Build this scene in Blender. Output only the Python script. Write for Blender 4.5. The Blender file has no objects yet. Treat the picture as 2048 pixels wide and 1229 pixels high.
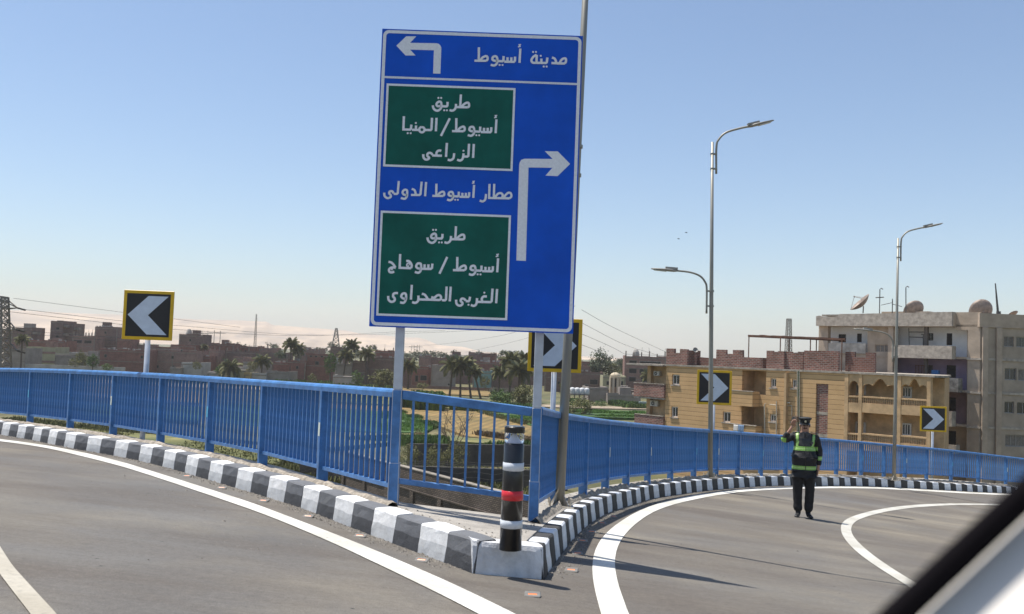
import bpy, bmesh, math, random
from math import radians, sin, cos, pi, tan, atan2, hypot, sqrt
from mathutils import Vector, Matrix, geometry, noise
random.seed(7)
SC = bpy.context.scene
COL = SC.collection
R = random.Random(11)

# ------------------------------------------------------------------ camera
FPX = 1850.0; HOR = 708.0; PHI = radians(2.1)
TH = math.atan((HOR - 614.5) * cos(PHI) / FPX)
_F = Vector((0, cos(TH), sin(TH))); _R0 = Vector((1, 0, 0)); _U0 = Vector((0, -sin(TH), cos(TH)))
_RC = _R0 * cos(PHI) + _U0 * sin(PHI); _UC = _U0 * cos(PHI) - _R0 * sin(PHI)
cam = bpy.data.cameras.new('camera'); camo = bpy.data.objects.new('camera', cam); COL.objects.link(camo)
cam.sensor_width = 36; cam.lens = 36 * FPX / 2048; cam.clip_start = 0.05; cam.clip_end = 20000
m = Matrix((_RC, _UC, -_F)).transposed().to_4x4(); camo.matrix_world = m
cam.dof.use_dof = True; cam.dof.focus_distance = 15; cam.dof.aperture_fstop = 6.0
SC.camera = camo
# ------------------------------------------------------------------ light
SUN = Vector((-0.305, 0.130, 0.943)).normalized()
world = bpy.data.worlds.new('World'); SC.world = world; world.use_nodes = True
wn = world.node_tree.nodes; wl = world.node_tree.links
sky = wn.new('ShaderNodeTexSky'); sky.sky_type = 'NISHITA'; sky.sun_disc = False
sky.sun_elevation = math.asin(SUN.z); sky.sun_rotation = atan2(SUN.x, SUN.y)
sky.altitude = 50; sky.air_density = 1.0; sky.dust_density = .7; sky.ozone_density = 3.0
bg = wn['Background']; bg.inputs[1].default_value = 0.092
wl.new(sky.outputs[0], bg.inputs[0])
sl = bpy.data.lights.new('sun', 'SUN'); sl.energy = 3.9; sl.angle = radians(0.55); sl.color = (1, 0.955, 0.89)
so = bpy.data.objects.new('sun', sl); COL.objects.link(so); so.rotation_euler = SUN.to_track_quat('Z', 'Y').to_euler()
SC.view_settings.view_transform = 'Standard'; SC.view_settings.look = 'None'
SC.view_settings.gamma = 1; SC.view_settings.use_curve_mapping = False
SC.view_settings.exposure = 0.74
try:
    SC.cycles.volume_bounces = 1; SC.cycles.max_bounces = 6; SC.cycles.volume_step_rate = 4
except Exception: pass

# ------------------------------------------------------------------ survey helpers (a photo point -> the place it shows)
def ray(u, v):
    return _F + _RC * ((u - 1024) / FPX) - _UC * ((v - 614.5) / FPX)
def hitz(u, v, z):
    r = ray(u, v); return r * (z / r.z)
def hity(u, v, y):
    r = ray(u, v); return r * (y / r.y)
_C = (-1.058677, -0.10382, -0.092753, -0.002271, 0.001925, 0.001051)
def S(x, y):                       # height of the carriageway
    return _C[0] + _C[1]*x + _C[2]*y + _C[3]*x*x + _C[4]*x*y + _C[5]*y*y
def ground(u, v, dz=0.0):
    r = ray(u, v); s = 1.5
    while s < 70 and r.z*s > S(r.x*s, r.y*s) + dz: s += .1
    a, b = s - .1, s
    for _ in range(25):
        k = (a + b) / 2
        if r.z*k > S(r.x*k, r.y*k) + dz: a = k
        else: b = k
    return r * a
GZ = -11.0
def hor(u): return HOR + (u - 1024) * tan(PHI)

# ------------------------------------------------------------------ materials
_M = {}
def mat(name, col, rough=.6, metal=0, var=.12, scale=8, bump=0, bscale=60, col2=None, spec=.5, hue=None, detail=6, stretch=None, coat=0):
    if name in _M: return _M[name]
    ma = bpy.data.materials.new(name); ma.use_nodes = True; nt = ma.node_tree; n = nt.nodes; l = nt.links
    b = n['Principled BSDF']; b.inputs['Roughness'].default_value = rough; b.inputs['Metallic'].default_value = metal
    b.inputs['Specular IOR Level'].default_value = spec
    if coat: b.inputs['Coat Weight'].default_value = coat
    c = Vector(col[:3]); c2 = Vector(col2) if col2 else c * (1 - var * 2)
    tc = n.new('ShaderNodeTexCoord'); src = tc.outputs['Object']
    if stretch:
        mp = n.new('ShaderNodeMapping'); mp.inputs['Scale'].default_value = stretch; l.new(src, mp.inputs[0]); src = mp.outputs[0]
    if var or col2:
        t = n.new('ShaderNodeTexNoise'); t.inputs['Scale'].default_value = scale; t.inputs['Detail'].default_value = detail; t.inputs['Roughness'].default_value = .62
        l.new(src, t.inputs['Vector'])
        rp = n.new('ShaderNodeValToRGB'); rp.color_ramp.elements[0].position = .32; rp.color_ramp.elements[1].position = .68
        a = c * (1 + var)
        rp.color_ramp.elements[0].color = (*c2, 1); rp.color_ramp.elements[1].color = (min(a.x, .95), min(a.y, .95), min(a.z, .95), 1)
        l.new(t.outputs[0], rp.inputs[0]); l.new(rp.outputs[0], b.inputs['Base Color'])
    else:
        b.inputs['Base Color'].default_value = (*c, 1)
    if bump:
        t2 = n.new('ShaderNodeTexNoise'); t2.inputs['Scale'].default_value = bscale; t2.inputs['Detail'].default_value = 5; l.new(src, t2.inputs['Vector'])
        bp = n.new('ShaderNodeBump'); bp.inputs['Strength'].default_value = bump; bp.inputs['Distance'].default_value = .02
        l.new(t2.outputs[0], bp.inputs['Height']); l.new(bp.outputs[0], b.inputs['Normal'])
    _M[name] = ma; return ma

def brick_mat(name, c1, c2, mortar, bw=.25, bh=.075, coords='Object', stain=.35, rot=0, msize=.1):
    """masonry whose joints follow the wall in its own coordinates (x along, z up)"""
    if name in _M: return _M[name]
    ma = bpy.data.materials.new(name); ma.use_nodes = True; nt = ma.node_tree; n = nt.nodes; l = nt.links
    b = n['Principled BSDF']; b.inputs['Roughness'].default_value = .9; b.inputs['Specular IOR Level'].default_value = .2
    tc = n.new('ShaderNodeTexCoord'); sp = n.new('ShaderNodeSeparateXYZ'); l.new(tc.outputs['Object'], sp.inputs[0])
    ad = n.new('ShaderNodeMath'); l.new(sp.outputs[0], ad.inputs[0]); l.new(sp.outputs[1], ad.inputs[1])
    cb = n.new('ShaderNodeCombineXYZ'); l.new(ad.outputs[0], cb.inputs[0]); l.new(sp.outputs[2], cb.inputs[1])
    br = n.new('ShaderNodeTexBrick'); l.new(cb.outputs[0], br.inputs['Vector'])
    br.inputs['Scale'].default_value = 1; br.inputs['Brick Width'].default_value = bw; br.inputs['Row Height'].default_value = bh
    br.inputs['Mortar Size'].default_value = bh * msize; br.inputs['Color1'].default_value = (*c1, 1); br.inputs['Color2'].default_value = (*c2, 1); br.inputs['Mortar'].default_value = (*mortar, 1)
    t = n.new('ShaderNodeTexNoise'); t.inputs['Scale'].default_value = .45; t.inputs['Detail'].default_value = 8; t.inputs['Roughness'].default_value = .7; l.new(tc.outputs['Object'], t.inputs['Vector'])
    rp = n.new('ShaderNodeValToRGB'); rp.color_ramp.elements[0].position = .35; rp.color_ramp.elements[1].position = .7
    g = 1 - stain; rp.color_ramp.elements[0].color = (g, g, g*.98, 1); rp.color_ramp.elements[1].color = (1, 1, 1, 1)
    l.new(t.outputs[0], rp.inputs[0])
    mx = n.new('ShaderNodeMix'); mx.data_type = 'RGBA'; mx.blend_type = 'MULTIPLY'; mx.inputs[0].default_value = 1
    l.new(br.outputs[0], mx.inputs[6]); l.new(rp.outputs[0], mx.inputs[7]); l.new(mx.outputs[2], b.inputs['Base Color'])
    bp = n.new('ShaderNodeBump'); bp.inputs['Strength'].default_value = .5; bp.inputs['Distance'].default_value = .02; bp.invert = True
    l.new(br.outputs['Fac'], bp.inputs['Height']); l.new(bp.outputs[0], b.inputs['Normal'])
    _M[name] = ma; return ma

def asphalt_mat():
    ma = bpy.data.materials.new('asphalt'); ma.use_nodes = True; nt = ma.node_tree; n = nt.nodes; l = nt.links
    b = n['Principled BSDF']; b.inputs['Roughness'].default_value = .82; b.inputs['Specular IOR Level'].default_value = .35
    tc = n.new('ShaderNodeTexCoord'); O = tc.outputs['Object']
    def nz(scale, det, vec=O, ro=.6):
        t = n.new('ShaderNodeTexNoise'); t.inputs['Scale'].default_value = scale; t.inputs['Detail'].default_value = det; t.inputs['Roughness'].default_value = ro; l.new(vec, t.inputs['Vector']); return t.outputs[0]
    def ramp(src, p0, c0, p1, c1):
        r = n.new('ShaderNodeValToRGB'); r.color_ramp.elements[0].position = p0; r.color_ramp.elements[0].color = (*c0, 1); r.color_ramp.elements[1].position = p1; r.color_ramp.elements[1].color = (*c1, 1); l.new(src, r.inputs[0]); return r.outputs[0]
    def mix(a, bb, f, mode='MIX'):
        x = n.new('ShaderNodeMix'); x.data_type = 'RGBA'; x.blend_type = mode
        if isinstance(f, float): x.inputs[0].default_value = f
        else: l.new(f, x.inputs[0])
        l.new(a, x.inputs[6])
        if isinstance(bb, tuple): x.inputs[7].default_value = (*bb, 1)
        else: l.new(bb, x.inputs[7])
        return x.outputs[2]
    base = ramp(nz(.6, 7), .3, (.124, .118, .108), .7, (.152, .143, .129))
    sand = ramp(nz(.16, 5, ro=.7), .40, (0, 0, 0), .60, (1, 1, 1))
    c = mix(base, (.200, .174, .132), sand)
    # tyre polish and dust drawn out along the curve of the lanes
    w = n.new('ShaderNodeTexWave'); w.wave_type = 'RINGS'; w.rings_direction = 'Z'; w.inputs['Scale'].default_value = .16; w.inputs['Distortion'].default_value = 2.2; w.inputs['Detail'].default_value = 4; w.inputs['Detail Scale'].default_value = .6
    mp = n.new('ShaderNodeMapping'); mp.inputs['Location'].default_value = (-14, -8, 0); l.new(O, mp.inputs[0]); l.new(mp.outputs[0], w.inputs[0])
    c = mix(c, ramp(w.outputs[0], .2, (.90, .90, .90), .9, (1.05, 1.05, 1.04)), .7, 'MULTIPLY')
    # brownish skid-scrubbed stain on the left lane
    mp2 = n.new('ShaderNodeMapping'); mp2.inputs['Rotation'].default_value = (0, 0, radians(52)); mp2.inputs['Scale'].default_value = (.22, .75, 1); l.new(O, mp2.inputs[0])
    st = ramp(nz(.7, 8, mp2.outputs[0], .68), .41, (0, 0, 0), .64, (.95, .95, .95))
    c = mix(c, (.104, .088, .072), st)
    mp3 = n.new('ShaderNodeMapping'); mp3.inputs['Rotation'].default_value = (0, 0, radians(48)); mp3.inputs['Scale'].default_value = (1, 9, 1); l.new(O, mp3.inputs[0])
    c = mix(c, ramp(nz(2.2, 8, mp3.outputs[0], .8), .33, (.86, .86, .86), .67, (1.09, 1.09, 1.09)), .7, 'MULTIPLY')
    sp = n.new('ShaderNodeTexVoronoi'); sp.inputs['Scale'].default_value = 55; l.new(O, sp.inputs['Vector'])
    c = mix(c, ramp(sp.outputs['Distance'], .0, (.72, .72, .72), .35, (1.12, 1.12, 1.12)), .65, 'MULTIPLY')
    gr = nz(160, 3, O)
    c = mix(c, ramp(gr, .3, (.66, .66, .66), .7, (1.32, 1.32, 1.32)), .9, 'MULTIPLY')
    c = mix(c, ramp(nz(22, 6, O, .75), .3, (.80, .80, .80), .7, (1.16, 1.16, 1.16)), .9, 'MULTIPLY')
    # grit: rare dark and white specks
    v2 = n.new('ShaderNodeTexVoronoi'); v2.inputs['Scale'].default_value = 3.3; l.new(O, v2.inputs['Vector'])
    c = mix(c, (.03, .03, .03), ramp(v2.outputs['Distance'], .03, (1, 1, 1), .05, (0, 0, 0)))
    l.new(c, b.inputs['Base Color'])
    bp = n.new('ShaderNodeBump'); bp.inputs['Strength'].default_value = .45; bp.inputs['Distance'].default_value = .01
    l.new(gr, bp.inputs['Height']); l.new(bp.outputs[0], b.inputs['Normal'])
    return ma

def paint_mat(name, col, worn=.5):
    ma = bpy.data.materials.new(name); ma.use_nodes = True; nt = ma.node_tree; n = nt.nodes; l = nt.links
    b = n['Principled BSDF']; b.inputs['Roughness'].default_value = .6
    tc = n.new('ShaderNodeTexCoord')
    t = n.new('ShaderNodeTexNoise'); t.inputs['Scale'].default_value = 30; t.inputs['Detail'].default_value = 8; t.inputs['Roughness'].default_value = .75; l.new(tc.outputs['Object'], t.inputs['Vector'])
    r = n.new('ShaderNodeValToRGB'); e = r.color_ramp.elements
    e[0].position = .30; e[0].color = (.2, .19, .17, 1); e[1].position = .42; e[1].color = (*(Vector(col)*.86), 1)
    x = e.new(.62); x.color = (*col, 1)
    l.new(t.outputs[0], r.inputs[0])
    t3 = n.new('ShaderNodeTexNoise'); t3.inputs['Scale'].default_value = 1.5; t3.inputs['Detail'].default_value = 5; l.new(tc.outputs['Object'], t3.inputs['Vector'])
    r3 = n.new('ShaderNodeValToRGB'); r3.color_ramp.elements[0].position = .35; r3.color_ramp.elements[0].color = (.78, .76, .72, 1); r3.color_ramp.elements[1].position = .6; r3.color_ramp.elements[1].color = (1, 1, 1, 1)
    l.new(t3.outputs[0], r3.inputs[0])
    mx = n.new('ShaderNodeMix'); mx.data_type = 'RGBA'; mx.blend_type = 'MULTIPLY'; mx.inputs[0].default_value = worn
    l.new(r.outputs[0], mx.inputs[6]); l.new(r3.outputs[0], mx.inputs[7]); l.new(mx.outputs[2], b.inputs['Base Color'])
    return ma

def kerb_mat(name, hi, lo, chip, split=.115):
    """kerb paint: an older darker coat on the splash band below, cleaner coat above, chips along the arrises"""
    ma = bpy.data.materials.new(name); ma.use_nodes = True; nt = ma.node_tree; n = nt.nodes; l = nt.links
    b = n['Principled BSDF']; b.inputs['Roughness'].default_value = .75
    tc = n.new('ShaderNodeTexCoord'); oi = n.new('ShaderNodeObjectInfo')
    sp = n.new('ShaderNodeSeparateXYZ'); l.new(tc.outputs['Object'], sp.inputs[0])
    off = n.new('ShaderNodeVectorMath'); off.operation = 'ADD'; l.new(tc.outputs['Object'], off.inputs[0])
    sc = n.new('ShaderNodeMath'); sc.operation = 'MULTIPLY'; sc.inputs[1].default_value = 50; l.new(oi.outputs['Random'], sc.inputs[0]); l.new(sc.outputs[0], off.inputs[1])
    t = n.new('ShaderNodeTexNoise'); t.inputs['Scale'].default_value = 5; t.inputs['Detail'].default_value = 6; l.new(off.outputs[0], t.inputs['Vector'])
    a = n.new('ShaderNodeMath'); a.operation = 'MULTIPLY_ADD'; a.inputs[1].default_value = .05; l.new(t.outputs[0], a.inputs[0]); l.new(sp.outputs[2], a.inputs[2])
    cp = n.new('ShaderNodeMapRange'); cp.inputs[1].default_value = split + .022; cp.inputs[2].default_value = split + .03; l.new(a.outputs[0], cp.inputs[0])
    mx = n.new('ShaderNodeMix'); mx.data_type = 'RGBA'; l.new(cp.outputs[0], mx.inputs[0]); mx.inputs[6].default_value = (*lo, 1); mx.inputs[7].default_value = (*hi, 1)
    t2 = n.new('ShaderNodeTexNoise'); t2.inputs['Scale'].default_value = 26; t2.inputs['Detail'].default_value = 8; t2.inputs['Roughness'].default_value = .8; l.new(off.outputs[0], t2.inputs['Vector'])
    r = n.new('ShaderNodeValToRGB'); r.color_ramp.elements[0].position = .33; r.color_ramp.elements[0].color = (0, 0, 0, 1); r.color_ramp.elements[1].position = .38; r.color_ramp.elements[1].color = (1, 1, 1, 1); l.new(t2.outputs[0], r.inputs[0])
    m2 = n.new('ShaderNodeMix'); m2.data_type = 'RGBA'; l.new(r.outputs[0], m2.inputs[0]); m2.inputs[6].default_value = (*chip, 1); l.new(mx.outputs[2], m2.inputs[7])
    t4 = n.new('ShaderNodeTexNoise'); t4.inputs['Scale'].default_value = 9; t4.inputs['Detail'].default_value = 7; t4.inputs['Roughness'].default_value = .7; l.new(off.outputs[0], t4.inputs['Vector'])
    r4 = n.new('ShaderNodeValToRGB'); r4.color_ramp.elements[0].position = .3; r4.color_ramp.elements[0].color = (.8, .79, .77, 1); r4.color_ramp.elements[1].position = .7; r4.color_ramp.elements[1].color = (1.08, 1.08, 1.08, 1); l.new(t4.outputs[0], r4.inputs[0])
    m4 = n.new('ShaderNodeMix'); m4.data_type = 'RGBA'; m4.blend_type = 'MULTIPLY'; m4.inputs[0].default_value = 1; l.new(m2.outputs[2], m4.inputs[6]); l.new(r4.outputs[0], m4.inputs[7])
    l.new(m4.outputs[2], b.inputs['Base Color'])
    bp = n.new('ShaderNodeBump'); bp.inputs['Strength'].default_value = .6; bp.inputs['Distance'].default_value = .01; l.new(t2.outputs[0], bp.inputs['Height']); l.new(bp.outputs[0], b.inputs['Normal'])
    return ma

BLUE = mat('railing_blue_paint', (.065, .20, .455), .36, var=.17, scale=7, bump=.08, bscale=30)
CONC = mat('rough_concrete', (.36, .33, .285), .9, var=.16, scale=3.5, bump=.8, bscale=45, detail=10)
CONC2 = mat('mortar', (.38, .33, .265), .95, var=.28, scale=14, bump=1, bscale=70, detail=10)
WHITE_K = kerb_mat('kerb_white', (.80, .80, .79), (.56, .57, .57), (.30, .28, .25))
DARK_K = kerb_mat('kerb_dark_left', (.14, .145, .155), (.06, .062, .067), (.14, .13, .12))
DARK_KR = kerb_mat('kerb_dark_right', (.045, .043, .040), (.042, .04, .038), (.10, .09, .08))
WHITE_KR = kerb_mat('kerb_white_right', (.76, .78, .80), (.70, .71, .72), (.30, .28, .25))
POLE = mat('galvanised_steel_pole', (.30, .285, .24), .48, .35, var=.12, scale=3, stretch=(1, 1, .25))
GALV = mat('galvanised_post', (.50, .53, .57), .45, .3, var=.08, scale=6)
ASPH = asphalt_mat()
LINE = paint_mat('road_paint', (.72, .70, .63), .9)
LINE2 = paint_mat('old_road_paint', (.50, .455, .365), .9)

# ------------------------------------------------------------------ mesh helpers
class MB:
    def __init__(s): s.v = []; s.f = []; s.mi = []; s.cur = 0
    def add(s, vs, fs, mi=None):
        o = len(s.v); s.v += [tuple(p) for p in vs]; s.f += [tuple(i + o for i in f) for f in fs]; s.mi += [s.cur if mi is None else mi] * len(fs); return s
    def box(s, x0, x1, y0, y1, z0, z1, mi=None):
        vs = [(x, y, z) for z in (z0, z1) for x, y in ((x0, y0), (x1, y0), (x1, y1), (x0, y1))]
        return s.add(vs, [(3, 2, 1, 0), (4, 5, 6, 7), (0, 1, 5, 4), (1, 2, 6, 5), (2, 3, 7, 6), (3, 0, 4, 7)], mi)
    def beam(s, a, b, w, h, up=Vector((0, 0, 1)), mi=None):
        a = Vector(a); b = Vector(b); d = (b - a).normalized(); x = d.cross(up).normalized(); z = x.cross(d)
        vs = [p + x*(i*w/2) + z*(j*h/2) for p in (a, b) for i, j in ((-1, -1), (1, -1), (1, 1), (-1, 1))]
        return s.add(vs, [(3, 2, 1, 0), (4, 5, 6, 7), (0, 1, 5, 4), (1, 2, 6, 5), (2, 3, 7, 6), (3, 0, 4, 7)], mi)
    def tube(s, pts, r, n=8, mi=None, cap=True):
        pts = [Vector(p) for p in pts]; k = len(pts); rs = r if isinstance(r, (list, tuple)) else [r]*k
        vs = []; fs = []; x = None
        for i, p in enumerate(pts):
            d = (pts[min(i+1, k-1)] - pts[max(i-1, 0)]).normalized()
            if x is None: x = d.orthogonal().normalized()
            x = (x - d*x.dot(d)).normalized(); y = d.cross(x)
            vs += [p + (x*cos(2*pi*j/n) + y*sin(2*pi*j/n))*rs[i] for j in range(n)]
        for i in range(k-1):
            for j in range(n):
                a = i*n + j; b = i*n + (j+1) % n; fs.append((a, b, b+n, a+n))
        if cap: fs += [tuple(range(n-1, -1, -1)), tuple(range((k-1)*n, k*n))]
        return s.add(vs, fs, mi)
    def lathe(s, prof, n=20, c=(0, 0, 0), mi=None):
        vs = [(c[0]+r*cos(2*pi*j/n), c[1]+r*sin(2*pi*j/n), c[2]+z) for r, z in prof for j in range(n)]; fs = []
        for i in range(len(prof)-1):
            for j in range(n):
                a = i*n+j; b = i*n+(j+1) % n; fs.append((a, b, b+n, a+n))
        fs += [tuple(range(n-1, -1, -1)), tuple(range((len(prof)-1)*n, len(prof)*n))]
        return s.add(vs, fs, mi)
    def prism(s, poly, o, ex, ey, depth, mi=None):
        """polygon (a,b) -> o + a*ex + b*ey, extruded by vector depth"""
        n = len(poly); o = Vector(o); ex = Vector(ex); ey = Vector(ey); depth = Vector(depth)
        A = [o + ex*a + ey*b for a, b in poly]; B = [p + depth for p in A]
        tri = geometry.tessellate_polygon([[Vector((a, b, 0)) for a, b in poly]])
        fs = [tuple(t) for t in tri] + [tuple(i + n for i in reversed(t)) for t in tri] + [(i, (i+1) % n, (i+1) % n + n, i + n) for i in range(n)]
        return s.add(A + B, fs, mi)
    def mesh(s, name, mats, smooth=False, recalc=True):
        me = bpy.data.meshes.new(name); me.from_pydata(s.v, [], s.f)
        for ma in mats: me.materials.append(ma)
        me.polygons.foreach_set('material_index', s.mi)
        if recalc:
            bm = bmesh.new(); bm.from_mesh(me); bmesh.ops.recalc_face_normals(bm, faces=bm.faces); bm.to_mesh(me); bm.free()
        if smooth is True: me.polygons.foreach_set('use_smooth', [True]*len(me.polygons))
        me.update(); 
        if smooth == 'auto': me.set_sharp_from_angle(angle=radians(40)); me.polygons.foreach_set('use_smooth', [True]*len(me.polygons)) if False else None
        return me

def obj(name, data, parent=None, loc=(0, 0, 0), rot=(0, 0, 0), scl=(1, 1, 1), mats=None, smooth=False):
    if isinstance(data, MB): data = data.mesh(name, mats if isinstance(mats, (list, tuple)) else [mats], smooth)
    o = bpy.data.objects.new(name, data); COL.objects.link(o)
    o.location = loc; o.rotation_euler = rot; o.scale = scl
    if parent: o.parent = parent
    return o
def tag(o, label, cat, group=None):
    o['label'] = label; o['category'] = cat
    if group: o['group'] = group
    return o
def thing(name, label, cat, loc=(0, 0, 0), rz=0, group=None):
    return tag(obj(name, None, loc=loc, rot=(0, 0, rz)), label, cat, group)
def struct(o, kind='structure'): o['kind'] = kind; return o

def bevel(me, w, seg=2):
    bm = bmesh.new(); bm.from_mesh(me); bmesh.ops.bevel(bm, geom=bm.edges[:], offset=w, segments=seg, affect='EDGES', profile=.5); bm.to_mesh(me); bm.free(); return me

def resample(P, step):
    P = [Vector((p[0], p[1])) for p in P]; out = [P[0]]; need = step; 
    for a, b in zip(P, P[1:]):
        L = (b-a).length; pos = 0
        while L - pos >= need: pos += need; out.append(a.lerp(b, pos/L)); need = step
        need -= L - pos
    return out
def smoothline(P, it=6):
    P = [Vector(p) for p in P]
    for _ in range(it): P = [P[0]] + [(P[i-1] + P[i]*2 + P[i+1]) / 4 for i in range(1, len(P)-1)] + [P[-1]]
    return P
def sheet(name, poly, matr, zf, step=.6, thick=0):
    """ground-following sheet filling a plan polygon"""
    n = len(poly); pts = [Vector((p[0], p[1])) for p in poly]; xs = [p.x for p in pts]; ys = [p.y for p in pts]
    inner = []
    x = min(xs)
    while x < max(xs):
        y = min(ys)
        while y < max(ys):
            q = Vector((x, y)); 
            if _inside(q, pts): inner.append(q)
            y += step
        x += step
    r = geometry.delaunay_2d_cdt(pts + inner, [(i, (i+1) % n) for i in range(n)], [list(range(n))], 2, 1e-5)
    vs, fs = r[0], r[2]
    mb = MB(); mb.v = [(v.x, v.y, zf(v.x, v.y)) for v in vs]; mb.f = [tuple(f) for f in fs]; mb.mi = [0]*len(fs)
    if thick:
        k = len(mb.v); 
        ring = [(p.x, p.y, zf(p.x, p.y)) for p in pts]; rb = [(a, b, c-thick) for a, b, c in ring]
        mb.add(ring + rb, [(i, (i+1) % n, (i+1) % n + n, i+n) for i in range(n)])
    me = mb.mesh(name, [matr], recalc=False)
    bm = bmesh.new(); bm.from_mesh(me)
    for f in bm.faces:
        f.normal_update()
        if f.normal.z < 0: f.normal_flip()
    bm.to_mesh(me); bm.free()
    return struct(obj(name, me))
def _inside(q, pts):
    c = False; j = len(pts)-1
    for i in range(len(pts)):
        a, b = pts[i], pts[j]
        if (a.y > q.y) != (b.y > q.y) and q.x < (b.x-a.x)*(q.y-a.y)/(b.y-a.y) + a.x: c = not c
        j = i
    return c

# ================================================================== SETTING
# ---- survey of the two kerb faces
_KL = [(0,870),(66,881),(143,898),(234,912.5),(331,934.5),(426,963.5),(520,991),(600,1014.8),(664,1041),(740,1070.4),(828,1103.6),(879,1121),(932,1142.7),(954,1151)]
_KR = [(1089.5,1160),(1101,1136.7),(1116.8,1119),(1134.4,1091.8),(1152,1074),(1167.6,1056.6),(1183,1045),(1201,1034),(1226,1021.5),(1266,1010),(1306,996.7),(1348,990.8),(1393,984),(1440,979),(1488,975),(1534.6,972),(1581,971.6),(1661,972),(1713,972),(1766,974),(1822,977),(1891,981),(1947,984),(2007,986.6)]
KL = [ground(*p).xy for p in _KL]; KR = [ground(*p).xy for p in _KR]
KL.insert(0, KL[0] + (KL[0]-KL[2]).normalized()*5); KR.append(KR[-1] + (KR[-1]-KR[-4]).normalized()*8)
KL = smoothline(resample(KL, .3), 5); KR = smoothline(resample(KR, .3), 5)
KH = .24
# ---- railing posts
def post_at(ub, vb, ut, vt, h=1.1):
    a = ray(ub, vb); b = ray(ut, vt); s = h / (b.z/b.y - a.z/a.y); return (a / a.y * s)
_RL = [(59.5,847.7,65,737),(139.7,860,144,741),(225.4,874,234,746),(320,892,328,751),(418,912.5,424,758.5),(524,936,530,765),(643.7,965.7,652,768),(786,1005,794,775)]
_RR = [(1066,1042,1076,812),(1110,1008,1117,824),(1166,990.5,1172,832),(1206,976,1209,836),(1247,968,1250.5,839.6),(1290,962,1292.6,843.4),(1335,957.6,1337.5,848.3),(1383,954.3,1384,853.6),(1433.4,951,1434.3,858.8),(1469,950.7,1470,861),(1516.7,949.2,1518,863.8),(1566.8,949.2,1567.7,868.3),(1668.5,949.7,1670,877.5),(1721,953.3,1722,883),(1775.4,956.4,1776,887.5),(1801,957,1801,890.5),(1895.5,961.3,1896,900),(1954,965.6,1955,905),(2014,968.6,2014.6,910)]
PL = [post_at(*p).xy for p in _RL]; PR = [post_at(*p).xy for p in _RR]
PR = PR[:12] + [PR[11].lerp(PR[12], .5)] + PR[12:16] + [PR[15].lerp(PR[16], .5)] + PR[16:]
for k in range(3): PL.insert(0, PL[0]*2 - PL[1] + Vector((.02, -.03)))
for k in range(3): PR.append(PR[-1] + (PR[-1]-PR[-4])/3)
PR = [PR[0]] + smoothline(PR[1:], 2); 
def DK(x, y): return S(x, y) + .235
# ---- carriageway
road_poly = list(KL) + list(KR) + [KR[-1] + Vector((4, -10)), Vector((32, -5)), Vector((-17, -5)), Vector((-19, 12))]
sheet('road', road_poly, ASPH, S, .8, thick=.4)
# ---- pavement deck behind the kerbs
def offs(P, d):
    out = []
    for i, p in enumerate(P):
        t = (P[min(i+1, len(P)-1)] - P[max(i-1, 0)]).normalized(); out.append(p + Vector((-t.y, t.x))*d)
    return out
kl_in = offs(KL, .18); kr_in = offs(KR, .18)
out_l = offs(PL, .22); out_r = offs(PR, .22)
deck_poly = [p for p in kl_in if p.y > 7.25] + [Vector((-.12, 7.08)), Vector((.25, 7.2))] + [p for p in kr_in if p.y > 7.3] + [p for p in reversed(out_r[1:])] + [Vector((.30, 9.22)), Vector((-1.0, 9.2))] + [p for p in reversed(out_l[:-1])]
sheet('pavement', deck_poly, CONC, DK, .5, thick=.9)
# mortar fillet lying between kerb and railing, lumpy
def ridge(name, P, w, h, seed):
    mb = MB(); n = len(P); prof = [(-1, -.01), (-.6, .7), (0, 1), (.6, .75), (1, -.01)]
    vs = []
    for i, p in enumerate(P):
        t = (P[min(i+1, n-1)] - P[max(i-1, 0)]).normalized(); nn = Vector((-t.y, t.x))
        for a, b in prof:
            k = noise.noise(Vector((p.x*5+seed, p.y*5, a*2))); q = p + nn*(a*w/2*(1+.35*k)); vs.append((q.x, q.y, DK(q.x, q.y) - .004 + b*h*(1+.7*k)))
    m_ = len(prof); mb.add(vs, [(i*m_+j, i*m_+j+1, (i+1)*m_+j+1, (i+1)*m_+j) for i in range(n-1) for j in range(m_-1)])
    return struct(obj(name, mb, mats=CONC2, smooth=True))
def between(A, B, f):
    out = []
    for a in A:
        b = min(B, key=lambda q: (q-a).length); out.append(a.lerp(b, f))
    return out
def dense(P, s=.12): return resample(P, s)
ridge('mortar_fillet', dense([p for p in between(dense(offs(KL, .24), .2), dense(PL, .05), .45) if p.y > 8.6]), .13, .045, 1)
ridge('mortar_fillet', dense(smoothline([p for p in between(dense(offs(KR, .24), .2), dense(PR, .05), .35) if p.y > 8.7], 4)), .12, .055, 9)

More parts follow.
